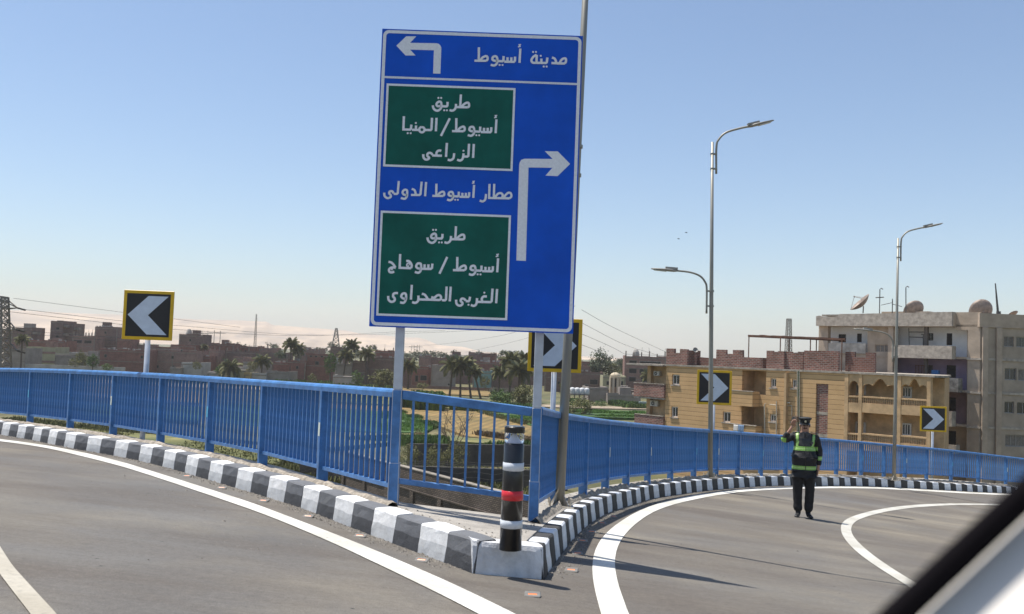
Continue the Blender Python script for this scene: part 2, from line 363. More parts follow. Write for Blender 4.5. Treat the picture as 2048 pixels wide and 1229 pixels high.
# ---- kerb stones, one object each
def stone_mesh(L, seed, white, right):
    bm = bmesh.new(); prof = [(0, -.03), (.010, .06), (.020, .13), (.028, .19), (.033, .225), (.046, KH-.002), (.13, KH), (.20, KH), (.215, KH-.02), (.215, -.03)]
    n = 5; rows = []
    for i in range(n):
        x = -L/2 + .004 + (L-.008)*i/(n-1); e = .006 if i in (0, n-1) else 0
        row = []
        for a, b in prof:
            k = noise.noise(Vector((x*9+seed*7, a*22, b*16)))*.007
            row.append(bm.verts.new((x, a + k + (e if a < .1 else -e), b - e*(b > .1) + k*.6)))
        rows.append(row)
    for i in range(n-1):
        for j in range(len(prof)-1): bm.faces.new((rows[i][j], rows[i+1][j], rows[i+1][j+1], rows[i][j+1]))
    bm.faces.new(rows[0][::-1]); bm.faces.new(rows[-1]); bmesh.ops.recalc_face_normals(bm, faces=bm.faces)
    for f in bm.faces: f.smooth = False
    me = bpy.data.meshes.new('kerb_stone'); bm.to_mesh(me); bm.free()
    me.materials.append((WHITE_KR if right else WHITE_K) if white else (DARK_KR if right else DARK_K)); return me
def kerb(name, P, L, right, first_dark):
    root = struct(obj(name, None, loc=(P[0].x, P[0].y, S(P[0].x, P[0].y)))); base = Vector(root.location)
    ms = {(w, k): stone_mesh(L, k + (5 if w else 0), w, right) for w in (0, 1) for k in range(3)}
    pts = resample(P, L)
    for i, (a, b) in enumerate(zip(pts, pts[1:])):
        if not right: a, b = b, a           # stone's front must face the road
        c = (a+b)/2; t = (b-a); white = (i % 2 == (1 if first_dark else 0))
        o = obj('kerb_stone', ms[(int(white), i % 3)], root)
        za, zb = S(a.x, a.y), S(b.x, b.y)
        o.location = Vector((c.x, c.y, (za+zb)/2)) - base + Vector((0, 0, R.uniform(-.004, .004)))
        pitch = -atan2(zb-za, t.length)
        o.rotation_euler = (R.uniform(-.01, .01), pitch, atan2(t.y, t.x) + R.uniform(-.012, .012))
    return root
kerb('left_kerb', list(reversed([p for p in KL])), .435, False, True)
kerb('right_kerb', KR, .385, True, True)
# nose block, whitewashed
a = ground(946, 1148).xy; b = ground(1088, 1160).xy; mb = MB()
t = (b-a).normalized(); nn = Vector((-t.y, t.x)); N = 9; vs = []
prof = [(0, -.03), (.012, .12), (.02, .2), (.035, KH-.005), (.07, KH+.004), (.2, KH+.006), (.24, KH), (.24, -.03)]
for i in range(N):
    f = i/(N-1); e = .02 if i in (0, N-1) else 0
    for q, z in prof:
        p = a.lerp(b, f) + nn*(q + (e if q < .1 else 0) + noise.noise(Vector((f*5, q*20, z*12)))*.008); vs.append((p.x, p.y, S(p.x, p.y) + z))
m_ = len(prof); mb.add(vs, [(i*m_+j, i*m_+j+1, (i+1)*m_+j+1, (i+1)*m_+j) for i in range(N-1) for j in range(m_-1)] + [tuple(range(m_)), tuple(range((N-1)*m_, N*m_))])
struct(obj('kerb_nose_block', mb, mats=mat('nose_whitewash', (.66, .66, .66), .8, var=.10, scale=9, bump=.5, bscale=30)))

# ---- painted lines (sheets 4 mm above the asphalt)
def stripe(name, up, lo, LINE=LINE):
    A = [ground(*p).xy for p in up]; B = [ground(*p).xy for p in lo]
    def rs(P, n):
        L = [0]
        for a, b in zip(P, P[1:]): L.append(L[-1] + (b-a).length)
        out = []
        for k in range(n):
            d = L[-1]*k/(n-1); j = max(i for i in range(len(L)) if L[i] <= d+1e-9); j = min(j, len(P)-2)
            out.append(P[j].lerp(P[j+1], (d-L[j])/(L[j+1]-L[j])))
        return out
    A = smoothline(rs(A, 90), 10); B = smoothline(rs(B, 90), 10)
    mb = MB(); vs = []; q = 4
    for a, b in zip(A, B):
        for k in range(q+1):
            p = a.lerp(b, k/q); vs.append((p.x, p.y, S(p.x, p.y) + .006))
    mb.add(vs, [(i*(q+1)+j, (i+1)*(q+1)+j, (i+1)*(q+1)+j+1, i*(q+1)+j+1) for i in range(89) for j in range(q)])
    o = obj(name, mb, mats=LINE)
    if o.data.polygons[0].normal.z < 0: o.data.flip_normals()
    return struct(o)
stripe('left_edge_line', [(-150,860),(0,879.4),(83,889.8),(165.6,905.5),(248,925.8),(331,952),(414,978),(520,1012),(580,1036),(679.6,1072.8),(779,1114.4),(879,1156),(1000,1214),(1100,1265)],
       [(-150,864),(0,883.6),(83,894.7),(165.6,913.8),(248,935),(331,962),(414,990),(520,1026.5),(580,1050.5),(679.6,1093),(779,1141),(879,1189),(959,1229),(1030,1270)])
stripe('lane_line', [(-60,1000),(0,1095),(25,1134),(62,1175),(112,1229),(150,1275)], [(-60,1050),(0,1151),(25,1184),(60,1229),(90,1275)], LINE2)
stripe('right_edge_line', [(1216,1275),(1200.8,1229),(1189,1189.5),(1181,1156),(1180,1136.7),(1183,1113),(1191,1090),(1204.7,1072),(1222,1056.6),(1243.8,1041),(1265,1029),(1288,1016.5),(1327,1004),(1366,995),(1405,988.5),(1465,981),(1509.5,977.5),(1563,975),(1635,973.7),(1713,973.7),(1762,975.5),(1811,977.5),(1840,979.5),(1937,985.2),(2022,989),(2100,992)],
       [(1276,1275),(1256.4,1229),(1239.8,1185.5),(1228,1156),(1225,1127),(1230,1099),(1239.8,1079),(1259,1058),(1281,1040),(1308,1022),(1347,1009),(1386,1000),(1420,993.5),(1465,986),(1509.5,982),(1563,979),(1635,977.2),(1713,977),(1762,978.3),(1811,980.5),(1840,982.5),(1937,988),(2022,991.5),(2100,994.6)])
stripe('inner_lane_line', [(1900,1222),(1816.8,1174.7),(1770,1145),(1728,1118),(1698,1091),(1683,1070),(1680,1052),(1689,1040),(1710,1031.3),(1746,1021.6),(1794,1013.4),(1845,1009.2),(1905,1007.4),(1992,1008.5),(2080,1012)],
       [(1920,1217),(1827,1164.8),(1782,1137),(1746,1112),(1718,1088),(1703,1070),(1700.5,1056),(1710,1042.5),(1740,1031.5),(1776,1023),(1830,1015.2),(1905,1010.8),(1950,1010.4),(1992,1011.3),(2080,1015)], paint_mat('curve_road_paint', (.60, .575, .50), .9))

# ---- grit and pebbles gathered along the kerbs and on the deck
def grit(name, P, lo, hi, n, zf, seed, sz=(.004, .016)):
    r_ = random.Random(seed); mb = MB()
    for k in range(n):
        i = r_.randint(1, len(P)-2); t = (P[i+1]-P[i-1]).normalized(); d = r_.triangular(lo, hi, (lo if abs(lo) < abs(hi) else hi)); p = P[i] + Vector((-t.y, t.x))*d + t*r_.uniform(-.15, .15)
        a = r_.uniform(*sz)*(2 if r_.random() < .03 else 1); z = zf(p.x, p.y); q = [Vector((p.x + a*cos(x)*r_.uniform(.6, 1.2), p.y + a*sin(x)*r_.uniform(.6, 1.2), z)) for x in (0, 1.6, 3.1, 4.7)]
        mb.add(q + [Vector((p.x, p.y, z + a*.8))], [(0, 1, 4), (1, 2, 4), (2, 3, 4), (3, 0, 4)])
    return struct(obj(name, mb, mats=mat('grit', (.26, .235, .20), .95, var=.4, scale=30)), 'stuff')
grit('gravel', KL, -.22, -.005, 2600, S, 1); grit('gravel', KR, -.25, -.005, 2600, S, 2)
grit('gravel', offs(KL, .24), 0, .25, 900, DK, 3); grit('gravel', offs(KR, .24), 0, .25, 1500, DK, 4); grit('gravel', KL, -2.6, -.2, 500, S, 5, (.003, .010)); grit('gravel', KR, -5, -.3, 700, S, 6, (.003, .010))

# ---- ground far below and desert hills
grm = mat('field_soil', (.15, .125, .06), .95, var=.25, scale=.09, col2=(.065, .08, .028), bump=.4, bscale=.6, detail=12)
mb = MB(); mb.add([(-6500, -300, GZ), (6500, -300, GZ), (6500, 6500, GZ), (-6500, 6500, GZ)], [(0, 1, 2, 3)])
struct(obj('ground', mb, mats=grm))
hm = mat('desert_rock', (.60, .44, .29), .95, var=.12, scale=.0045, col2=(.26, .205, .165), bump=.6, bscale=.02, detail=12, stretch=(.6, .35, 7))
prof = [(-700,610),(-300,614),(0,620),(60,622),(150,627),(240,630),(346,637),(402,639.5),(425,640),(488,641.5),(534,643.5),(548,650.6),(609,655),(692,661),(725,668),(770,671),(808,675.6),(840,675.6),(858,681),(878,690),(903,692.6),(931,694),(960,702.5),(1010,707),(1150,714),(1400,724)]
def hprof(u):
    for (a, b), (c, d) in zip(prof, prof[1:]):
        if a <= u <= c: return b + (d-b)*(u-a)/(c-a)
    return prof[-1][1]
mb = MB(); nu, nd = 320, 34; vs = []
for i in range(nu):
    u = -650 + 2030*i/(nu-1); D = 4300
    hh = max(1.0, (hor(u) - hprof(u)) / FPX * D) ; X = (u-1024)/FPX
    for j in range(nd):
        f = j/(nd-1); y = 3000 + 1600*f; g = min(1, f/.82); sh = g*g*(3-2*g)
        if f > .82: sh = 1 - (f-.82)*.8
        x = X*y; k = noise.fractal(Vector((x/420, y/420, 0)), 1, 2.1, 5)
        gul = abs(noise.noise(Vector((x/130, y/500, 4))))*sh*(1-sh)*3
        terr = .06*sin(sh*22 + k*3)*sh*(1-sh)*4
        z = GZ - .5 + (hh + 11) * max(0, sh*(1+.05*k*(1-g)) - gul*.75 + terr*.9) * (y/D if f > .82 else 1)
        vs.append((x, y, z))
mb.add(vs, [(i*nd+j, (i+1)*nd+j, (i+1)*nd+j+1, i*nd+j+1) for i in range(nu-1) for j in range(nd-1)])
o = struct(obj('desert_hills', mb, mats=hm, smooth=True))

# ---- fields (low sheets on the valley floor)
FG = mat('green_crop', (.055, .125, .014), .9, var=.25, scale=.5, col2=(.03, .07, .01), bump=.6, bscale=3)
FW = mat('ripe_wheat', (.26, .165, .05), .9, var=.18, scale=.35, col2=(.17, .12, .04), bump=.7, bscale=3)
FD = mat('bare_soil_track', (.33, .26, .18), .95, var=.15, scale=.4)
FO = mat('mixed_crop', (.19, .17, .06), .95, var=.3, scale=.3, col2=(.08, .10, .03), bump=.6, bscale=2)
def rows(ma, ang, sc, k=.35):
    nt = ma.node_tree; n = nt.nodes; l = nt.links; b = n['Principled BSDF']; src = b.inputs['Base Color'].links[0].from_socket
    tc = n.new('ShaderNodeTexCoord'); mp = n.new('ShaderNodeMapping'); mp.inputs['Rotation'].default_value = (0, 0, radians(ang)); l.new(tc.outputs['Object'], mp.inputs[0])
    w = n.new('ShaderNodeTexWave'); w.inputs['Scale'].default_value = sc; w.inputs['Distortion'].default_value = 1.5; w.inputs['Detail'].default_value = 3; l.new(mp.outputs[0], w.inputs[0])
    r = n.new('ShaderNodeValToRGB'); r.color_ramp.elements[0].color = (1-k, 1-k, 1-k, 1); r.color_ramp.elements[1].color = (1.1, 1.1, 1.1, 1); l.new(w.outputs[0], r.inputs[0])
    mp2 = n.new('ShaderNodeMapping'); mp2.inputs['Scale'].default_value = (.03, .09, 1); mp2.inputs['Rotation'].default_value = (0, 0, radians(20)); l.new(tc.outputs['Object'], mp2.inputs[0])
    t = n.new('ShaderNodeTexNoise'); t.inputs['Scale'].default_value = 1; t.inputs['Detail'].default_value = 8; t.inputs['Roughness'].default_value = .7; l.new(mp2.outputs[0], t.inputs['Vector'])
    r2 = n.new('ShaderNodeValToRGB'); r2.color_ramp.elements[0].position = .38; r2.color_ramp.elements[0].color = (.62, .66, .5, 1); r2.color_ramp.elements[1].position = .6; r2.color_ramp.elements[1].color = (1.05, 1.02, 1, 1); l.new(t.outputs[0], r2.inputs[0])
    m1 = n.new('ShaderNodeMix'); m1.data_type = 'RGBA'; m1.blend_type = 'MULTIPLY'; m1.inputs[0].default_value = 1; l.new(src, m1.inputs[6]); l.new(r.outputs[0], m1.inputs[7])
    m2 = n.new('ShaderNodeMix'); m2.data_type = 'RGBA'; m2.blend_type = 'MULTIPLY'; m2.inputs[0].default_value = 1; l.new(m1.outputs[2], m2.inputs[6]); l.new(r2.outputs[0], m2.inputs[7]); l.new(m2.outputs[2], b.inputs['Base Color'])
rows(FG, 30, .35); rows(FW, 10, .22, .25); rows(FO, 50, .3, .3); rows(grm, 15, .05, .2)
def field(name, px, ma, k=0, h=.25):
    P = [hitz(u, v, GZ + .02) for u, v in px]; o = P[0]; mb = MB()
    mb.prism([(p.x-o.x, p.y-o.y) for p in P], (o.x, o.y, GZ + .02 + k*.03 - .5), (1, 0, 0), (0, 1, 0), (0, 0, .5 + h)); struct(obj(name, mb, mats=ma))
field('wheat_field', [(640,771),(820,776),(995,785),(992,795),(820,788),(640,782)], FW, 0)
field('mixed_field', [(560,786),(800,792),(1062,806),(1062,826),(960,823),(800,813),(560,800)], FO, 1, .15)
field('wheat_field', [(640,810),(803,819),(958,827),(1063,857),(1063,893),(935,878),(874,855),(803,829),(640,818)], FW, 2)
field('crop_field', [(420,812),(640,820),(803,830),(872,855),(846,872),(640,868),(420,850)], FG, 3, .3)
field('crop_field', [(960,829),(1062,834),(1140,838),(1140,866),(1064,857)], FG, 4, .3)
field('crop_field', [(1140,822),(1290,828),(1300,842),(1140,838)], FG, 5, .3)
field('dirt_track', [(1060,811),(1140,813.5),(1300,817),(1300,821),(1140,818),(1060,815)], FD, 6, .05)
field('dirt_track', [(0,752),(330,768),(640,783),(640,787),(330,775),(0,759)], FD, 7, .05)
field('wheat_field', [(-60,768),(180,776),(400,788),(400,812),(180,800),(-60,786)], FW, 8)
field('crop_field', [(-60,800),(180,812),(400,822),(400,850),(180,840),(-60,820)], FG, 9, .3)
field('wheat_field', [(0,850),(180,868),(330,880),(560,905),(560,940),(330,920),(0,880)], FO, 10, .2)
field('mixed_field', [(400,850),(640,870),(850,875),(1065,893),(1062,900),(850,886),(640,905),(400,880)], FO, 11, .1)

# ================================================================== RAILINGS
bar_me = MB().box(-.0075, .0075, -.0215, .0215, 0, .875).mesh('bar', [BLUE])
gbar_me = MB().box(-.011, .011, -.012, .012, 0, .83).mesh('bar', [BLUE])
post_me = bevel(MB().box(-.025, .025, -.06, .06, -.02, 1.03).mesh('post', [BLUE]), .004, 1)
stick_w = mat('reflector_white', (.75, .80, .68), .3, var=0); stick_c = mat('reflector_cyan', (.10, .48, .72), .3, var=0)
stw = MB().box(-.02, .02, -.0635, -.0612, .52, .67).mesh('reflective_sticker', [stick_w]); stc = MB().box(-.02, .02, -.0635, -.0612, .52, .67).mesh('reflective_sticker', [stick_c])
# rounded handrail section
def handrail(mb, a, b):
    d = (b-a).normalized(); x = d.cross(Vector((0, 0, 1))).normalized(); z = x.cross(d)
    pr = [(-.058, -.040), (-.06, .008), (-.05, .028), (-.03, .040), (.03, .040), (.05, .028), (.06, .008), (.058, -.040)]
    vs = [p + x*i + z*j for p in (a, b) for i, j in pr]; n = len(pr)
    mb.add(vs, [(i, (i+1) % n, (i+1) % n + n, i+n) for i in range(n)] + [tuple(range(n-1, -1, -1)), tuple(range(n, 2*n))])
def railing(label, P, side, first_gap=0, last_gap=0, stickers={}, nominal=.122):
    c = P[len(P)//2]; base = Vector((c.x, c.y, DK(c.x, c.y))); root = thing('metal_railing', label, 'railing', base)
    for i, p in enumerate(P):
        q = P[min(i+1, len(P)-1)]; r = P[max(i-1, 0)]; t = q - r; ang = atan2(t.y, t.x)
        if i not in (first_gap-1, len(P)-last_gap):
            o = obj('post', post_me, root, Vector((p.x, p.y, DK(p.x, p.y))) - base, (0, 0, ang))
            if i in stickers: obj('reflective_sticker', stw if stickers[i] == 'w' else stc, o)
    for i, (a, b) in enumerate(zip(P, P[1:])):
        A = Vector((a.x, a.y, DK(a.x, a.y))) - base; B = Vector((b.x, b.y, DK(b.x, b.y))) - base; d = (B-A).normalized()
        mb = MB(); g = .0022
        handrail(mb, A + Vector((0, 0, 1.06)) + d*g, B + Vector((0, 0, 1.06)) - d*g); obj('top_rail', mb, root, mats=BLUE)
        mb = MB(); z = Vector((0, 0, .17)); mb.beam(A + z + d*.03, B + z - d*.03, .05, .04); obj('bottom_rail', mb, root, mats=BLUE)
        L = (B-A).length; n = max(2, round(L/nominal)); ang = atan2(d.y, d.x)
        for k in range(1, n):
            q = A.lerp(B, k/n); obj('bar', bar_me, root, q + Vector((0, 0, .17)), (0, 0, ang + R.uniform(-.03, .03)))
    return root
n = len(PL)
railing('long blue metal railing with close upright bars curving away to the left', PL, 0, 0, 1, {3: 'c', 5: 'w', 7: 'c', 9: 'w'})
railing('long blue metal railing sweeping to the right behind the policeman', PR, 1, 1, 0, {1: 'c', 5: 'w', 7: 'c', 8: 'w', 10: 'c', 14: 'c', 16: 'w', 18: 'c', 20: 'w', 3: 'w', 12: 'w'}, .125)
# short front panel between the two sign legs
HP = PL[-1]; IP = PR[0]
A = Vector((HP.x, HP.y, DK(HP.x, HP.y))); B = Vector((IP.x, IP.y, DK(IP.x, IP.y)))
A.z = post_at(*_RL[-1]).z; B.z = post_at(*_RR[0]).z
c = (A+B)/2; root = thing('metal_railing', 'short blue railing panel with widely spaced bars between the sign posts', 'railing', c)
d = (B-A).normalized(); ang = atan2(d.y, d.x)
mb = MB(); mb.beam(A-c+Vector((0, 0, 1.035)) + d*.046, B-c+Vector((0, 0, 1.035)) - d*.046, .06, .085); obj('top_rail', bevel(mb.mesh('top_rail', [BLUE]), .006, 1), root)
mb = MB(); mb.beam(A-c+Vector((0, 0, .21)) + d*.046, B-c+Vector((0, 0, .21)) - d*.046, .05, .05); obj('bottom_rail', bevel(mb.mesh('bottom_rail', [BLUE]), .004, 1), root)
for k in range(1, 10):
    q = A.lerp(B, k/10.3 + .02) - c; obj('bar', gbar_me, root, q + Vector((0, 0, .2)), (0, 0, ang))

# ================================================================== DIRECTION SIGN
SG_BLUE = mat('sign_blue', (.006, .095, .58), .5, var=.10, scale=1.6, spec=.2)
SG_GREEN = mat('sign_green', (.006, .112, .082), .5, var=.14, scale=2.2, spec=.2)
SG_WHITE = mat('sign_white_reflective', (.80, .81, .82), .4, var=.05, scale=40)
SG_BACK = mat('sign_back_metal', (.35, .36, .38), .4, .7, var=.05)
SY = 8.80; SC0 = Vector((-.38, SY, 1.6))
def sp_(u, v):
    p = hity(u, v, SY); return (p.x - SC0.x, p.z - SC0.z)
sign = thing('direction_sign', 'big blue road sign with two green panels, arrows and white Arabic lettering on two posts', 'road sign', SC0)
x0, x1, zb, zt = -1.352+.38, .590+.38, .211-1.6, 3.092-1.6
mb = MB(); mb.box(x0, x1, 0, .025, zb, zt, 0); panel = obj('panel', mb.mesh('panel', [SG_BLUE]), sign)
mb = MB()
for z in (zb+.25, zb+.95, zt-.95, zt-.25): mb.box(x0+.1, x1-.1, .027, .062, z-.03, z+.03)
obj('back_brace', mb, panel, mats=SG_BACK)
def flat(name, polys, ma, y, par, th=.002):
    mb = MB()
    for P in polys: mb.prism(P, (0, -y-th, 0), (1, 0, 0), (0, 0, 1), (0, th, 0))
    return obj(name, mb, par, mats=ma)
def ring(name, outer, inner, ma, y, par):
    n = len(outer); mb = MB(); vs = [(a, -y, b) for a, b in outer + inner]
    mb.add(vs, [(i, (i+1) % n, (i+1) % n + n, i+n) for i in range(n)]); o = obj(name, mb, par, mats=ma); return o
def rrect(x0, x1, z0, z1, r, k=6):
    out = []
    for cx, cz, a0 in ((x1-r, z1-r, 0), (x0+r, z1-r, 90), (x0+r, z0+r, 180), (x1-r, z0+r, 270)):
        for i in range(k+1): a = radians(a0 + 90*i/k); out.append((cx + r*cos(a), cz + r*sin(a)))
    return out
b_ = .012; w_ = .030
ring('border', rrect(x0+b_, x1-b_, zb+b_, zt-b_, .055), rrect(x0+b_+w_, x1-b_-w_, zb+b_+w_, zt-b_-w_, .03), SG_WHITE, .002, panel)
zz = (sp_(767, 156)[1] + sp_(1155, 167.5)[1]) / 2
ring('divider_line', [(x0+b_+w_-.001, zz-.010), (x1-b_-w_+.001, zz-.010), (x1-b_-w_+.001, zz+.010), (x0+b_+w_-.001, zz+.010)], [(x0+.05, zz-.0005), (x1-.05, zz-.0005), (x1-.05, zz+.0005), (x0+.05, zz+.0005)], SG_WHITE, .0032, panel)
def gpanel(px):
    P = [sp_(*p) for p in px]; xa = (P[0][0]+P[3][0])/2; xb = (P[1][0]+P[2][0])/2; za = (P[2][1]+P[3][1])/2; zc = (P[0][1]+P[1][1])/2
    gp = obj('green_panel', MB().box(xa, xb, -.005, -.001, za, zc), panel, mats=SG_GREEN)
    ring('border', [(xa, za), (xb, za), (xb, zc), (xa, zc)], [(xa+.021, za+.021), (xb-.021, za+.021), (xb-.021, zc-.021), (xa+.021, zc-.021)], SG_WHITE, .0062, panel)
gpanel([(773.4,167.5),(1031.8,177.2),(1024.5,343.7),(766.3,332.8)]); gpanel([(762.5,421.4),(1022.2,431.7),(1014.3,642.2),(751.6,630.5)])
def z8(p): return (p[0]/3.842+720, p[1]/3.842+40)
arc = [z8(p) for p in [(280,200),(355,128),(432,128),(385,178),(588,181),(606,186),(618,198),(625,215),(618,415),(562,413),(568,235),(385,230),(427,275),(350,275)]]
flat('left_turn_arrow', [[sp_(*p) for p in arc]], SG_WHITE, .001, panel)
arc = [(1140.3,328.4),(1115.6,303.4),(1089.6,302.9),(1105.2,318.5),(1048.5,318),(1042.5,320.3),(1039.2,325.5),(1038.3,331),(1032.7,521.5),(1051.8,522.4),(1057,335.4),(1104.7,336.2),(1090.9,351.8),(1115.1,352.9)]
flat('right_turn_arrow', [[sp_(*p) for p in arc]], SG_WHITE, .001, panel)
# --- lettering, drawn stroke by stroke
def catmull(P, k=6):
    P = [Vector(p) for p in P]; out = []
    Q = [P[0]*2-P[1]] + P + [P[-1]*2-P[-2]]
    for i in range(1, len(Q)-2):
        a, b, c, d = Q[i-1:i+3]
        for j in range(k):
            t = j/k; out.append(.5*((2*b) + (c-a)*t + (2*a-5*b+4*c-d)*t*t + (3*b-a-3*c+d)*t*t*t))
    out.append(P[-1]); return out
def ribbon(mb, pts, w, y):
    n = len(pts); vs = []
    for i, p in enumerate(pts):
        a = (p - pts[i-1]).normalized() if i else (pts[1]-p).normalized(); b = (pts[i+1]-p).normalized() if i < n-1 else a
        t = (a+b); t = t.normalized() if t.length > 1e-6 else a; nn = Vector((-t.y, t.x)); s = min(1.4, 1/max(.4, nn.dot(Vector((-a.y, a.x)))))
        for k in (-1, 1): q = p + nn*(k*w/2*s); vs.append((q.x, y, q.y))
    mb.add(vs, [(2*i, 2*i+2, 2*i+3, 2*i+1) for i in range(n-1)])
def write(items, name='lettering'):
    mb = MB(); ly = [0]
    def dep(): ly[0] += 1; return -.0072 - (ly[0] % 9)*.00012
    for tf, sc, strokes in items:
        for s in strokes:
            kind, P = s[0], s[1]; w = (s[2] if len(s) > 2 else 4.7) * SY/FPX * sc
            if kind == 'd':
                q = Vector(sp_(*tf(P))); r = .0098*sc; y = dep(); mb.add([(q.x+r*cos(2*pi*i/12), y, q.y+r*sin(2*pi*i/12)) for i in range(12)], [tuple(range(12))])
            else:
                pts = [Vector(sp_(*tf(p))) for p in P]
                ribbon(mb, catmull(pts) if kind == 's' else pts, w, dep())
    obj(name, mb, panel, mats=SG_WHITE)['kind'] = 'stuff'
def T(ox, oy, s): return lambda p: (ox + p[0]/s, oy + p[1]/s)
def SIM(a0, b0, a1, b1):            # similarity a0->a1, b0->b1
    z = complex(b1[0]-a1[0], b1[1]-a1[1]) / complex(b0[0]-a0[0], b0[1]-a0[1])
    def f(p):
        q = complex(p[0]-a0[0], p[1]-a0[1])*z; return (a1[0]+q.real, a1[1]+q.imag)
    return f
ASY = [('l', [(1100,118),(1097,365)]), ('l', [(1016,371),(1240,373)]), ('s', [(1130,364),(1165,315),(1225,285),(1258,300),(1262,345),(1238,373)]),
  ('s', [(1445,374),(1385,370),(1354,345),(1368,300),(1415,287),(1442,315),(1447,385),(1430,435),(1385,462),(1322,448)]),
  ('l', [(1445,378),(1545,382),(1561,368),(1566,284)]), ('d', (1490,452)), ('d', (1545,453)), ('l', [(1578,390),(1760,393),(1778,374),(1782,296)]), ('l', [(1640,308),(1637,388)]), ('l', [(1712,308),(1709,390)]),
  ('l', [(1881,143),(1865,412)]), ('l', [(1896,65),(1856,68),(1862,84),(1884,88)], 2.2), ('l', [(1836,111),(1888,100)], 2.6)]
TRQ = [('s', [(608,610),(480,618),(432,570),(450,500),(530,450),(592,468),(610,540),(605,650),(575,720),(510,772),(440,785),(350,740),(306,665),(296,588)]), ('d', (502,312)), ('d', (605,312)),
  ('l', [(600,622),(805,628),(838,590),(845,458)]), ('d', (718,772)), ('d', (818,772)), ('s', [(915,760),(1010,788),(1100,745),(1145,660),(1158,535)]), ('l', [(1150,652),(1590,662)]), ('l', [(1338,182),(1312,655)]), ('s', [(1370,640),(1440,560),(1540,495),(1620,500),(1642,570),(1632,635),(1585,662)])]
write([(SIM((1018,371),(1865,412),(940+90/9.752,80+413/9.752),(940+965/9.752,80+455/9.752)), 1, ASY),
 (T(940,80,9.752), 1, [('s', [(1300,298),(1235,338),(1198,400),(1222,450),(1295,454)]), ('l', [(1302,300),(1296,455)]), ('d', (1230,243)), ('d', (1287,243)), ('l', [(1290,455),(1392,455)]), ('l', [(1392,372),(1390,455)]), ('d', (1380,318)),
   ('l', [(1390,457),(1480,458),(1498,440),(1508,352)]), ('d', (1437,527)), ('d', (1494,527)), ('s', [(1598,352),(1645,370),(1672,415),(1682,462)]), ('l', [(1588,458),(1720,464)]), ('l', [(1700,466),(1850,468)]), ('s', [(1745,460),(1780,400),(1830,368),(1868,378),(1868,435),(1848,468)])])])
write([(T(850,180,18.618), 1, TRQ)])
write([(T(800,225,9.752), 1, ASY + [('l', [(972,122),(800,465)]), ('l', [(78,82),(68,338),(195,343),(215,325),(224,245)]), ('d', (152,412)), ('d', (210,412)), ('l', [(235,345),(370,348)]), ('l', [(315,262),(310,345)]), ('d', (311,213)),
   ('s', [(428,291),(392,306),(376,343),(392,380),(428,395),(464,380),(480,343),(464,306),(428,291)]), ('l', [(478,349),(600,350),(615,335),(625,112)]), ('l', [(714,112),(701,375)])])])
write([(T(835,275,15.754), 1, [('s', [(183,540),(190,630),(235,695),(300,708),(355,680),(362,640),(318,600),(312,545),(355,500),(415,500),(450,525),(475,560)]), ('l', [(465,578),(772,588)]), ('s', [(606,575),(600,500),(638,440),(700,422),(750,435)]), ('l', [(928,183),(900,625)]),
   ('s', [(955,712),(1030,728),(1100,700),(1140,640),(1156,508)]), ('s', [(1250,712),(1340,738),(1410,700),(1440,620),(1454,512)]), ('d', (1450,432)), ('l', [(1445,612),(1570,615),(1605,590),(1625,212)]), ('l', [(1775,217),(1752,655)])])])
write([(SIM((1018,371),(1865,412),(760+782/7.447,355+279/7.447),(760+1390/7.447,355+309/7.447)), .95, ASY),
 (T(760,355,7.447), .95, [('s', [(65,232),(70,280),(110,312),(155,300),(162,270),(138,240),(152,212),(185,213),(205,242)]), ('l', [(205,250),(252,250),(266,236),(282,58)]), ('s', [(405,272),(355,258),(338,222),(365,190),(400,195),(406,235),(400,290),(370,322),(312,310)]),
   ('s', [(475,175),(515,195),(536,255)]), ('l', [(463,265),(590,266),(604,252),(622,68)]), ('l', [(688,73),(672,285)]), ('s', [(1486,348),(1530,362),(1568,330),(1580,252)]), ('l', [(1632,102),(1625,310),(1930,316)]), ('l', [(1702,100),(1695,312)]), ('s', [(1710,305),(1755,250),(1800,238),(1827,265),(1818,314)]), ('s', [(1840,312),(1872,265),(1915,232),(1950,245),(1955,290),(1928,316)])])])
write([(SIM((610,622),(1590,662),(840+630/19.5,445+632/19.5),(840+1675/19.5,445+672/19.5)), 1, TRQ)])
write([(SIM((1018,371),(1865,412),(765+1180/8.359,500+341/8.359),(765+1918/8.359,500+378/8.359)), 1, ASY),
 (T(765,500,8.359), 1, [('l', [(1083,122),(953,402)]), ('s', [(102,203),(150,215),(190,255),(218,300)]), ('s', [(222,300),(150,300),(112,330),(118,368),(155,380),(198,367)]), ('d', (160,328)), ('l', [(297,73),(288,302),(480,310)]),
   ('s', [(398,190),(440,190),(475,225),(490,268),(478,310)]), ('s', [(478,305),(425,290),(408,255),(430,225),(468,240)], 3), ('l', [(455,235),(432,285)], 1.6), ('s', [(645,320),(590,310),(565,280),(585,235),(630,230),(646,260),(642,340),(605,385),(542,372)]), ('l', [(640,318),(805,322),(828,305),(836,233)]), ('l', [(706,245),(702,318)]), ('l', [(770,245),(766,320)])])])
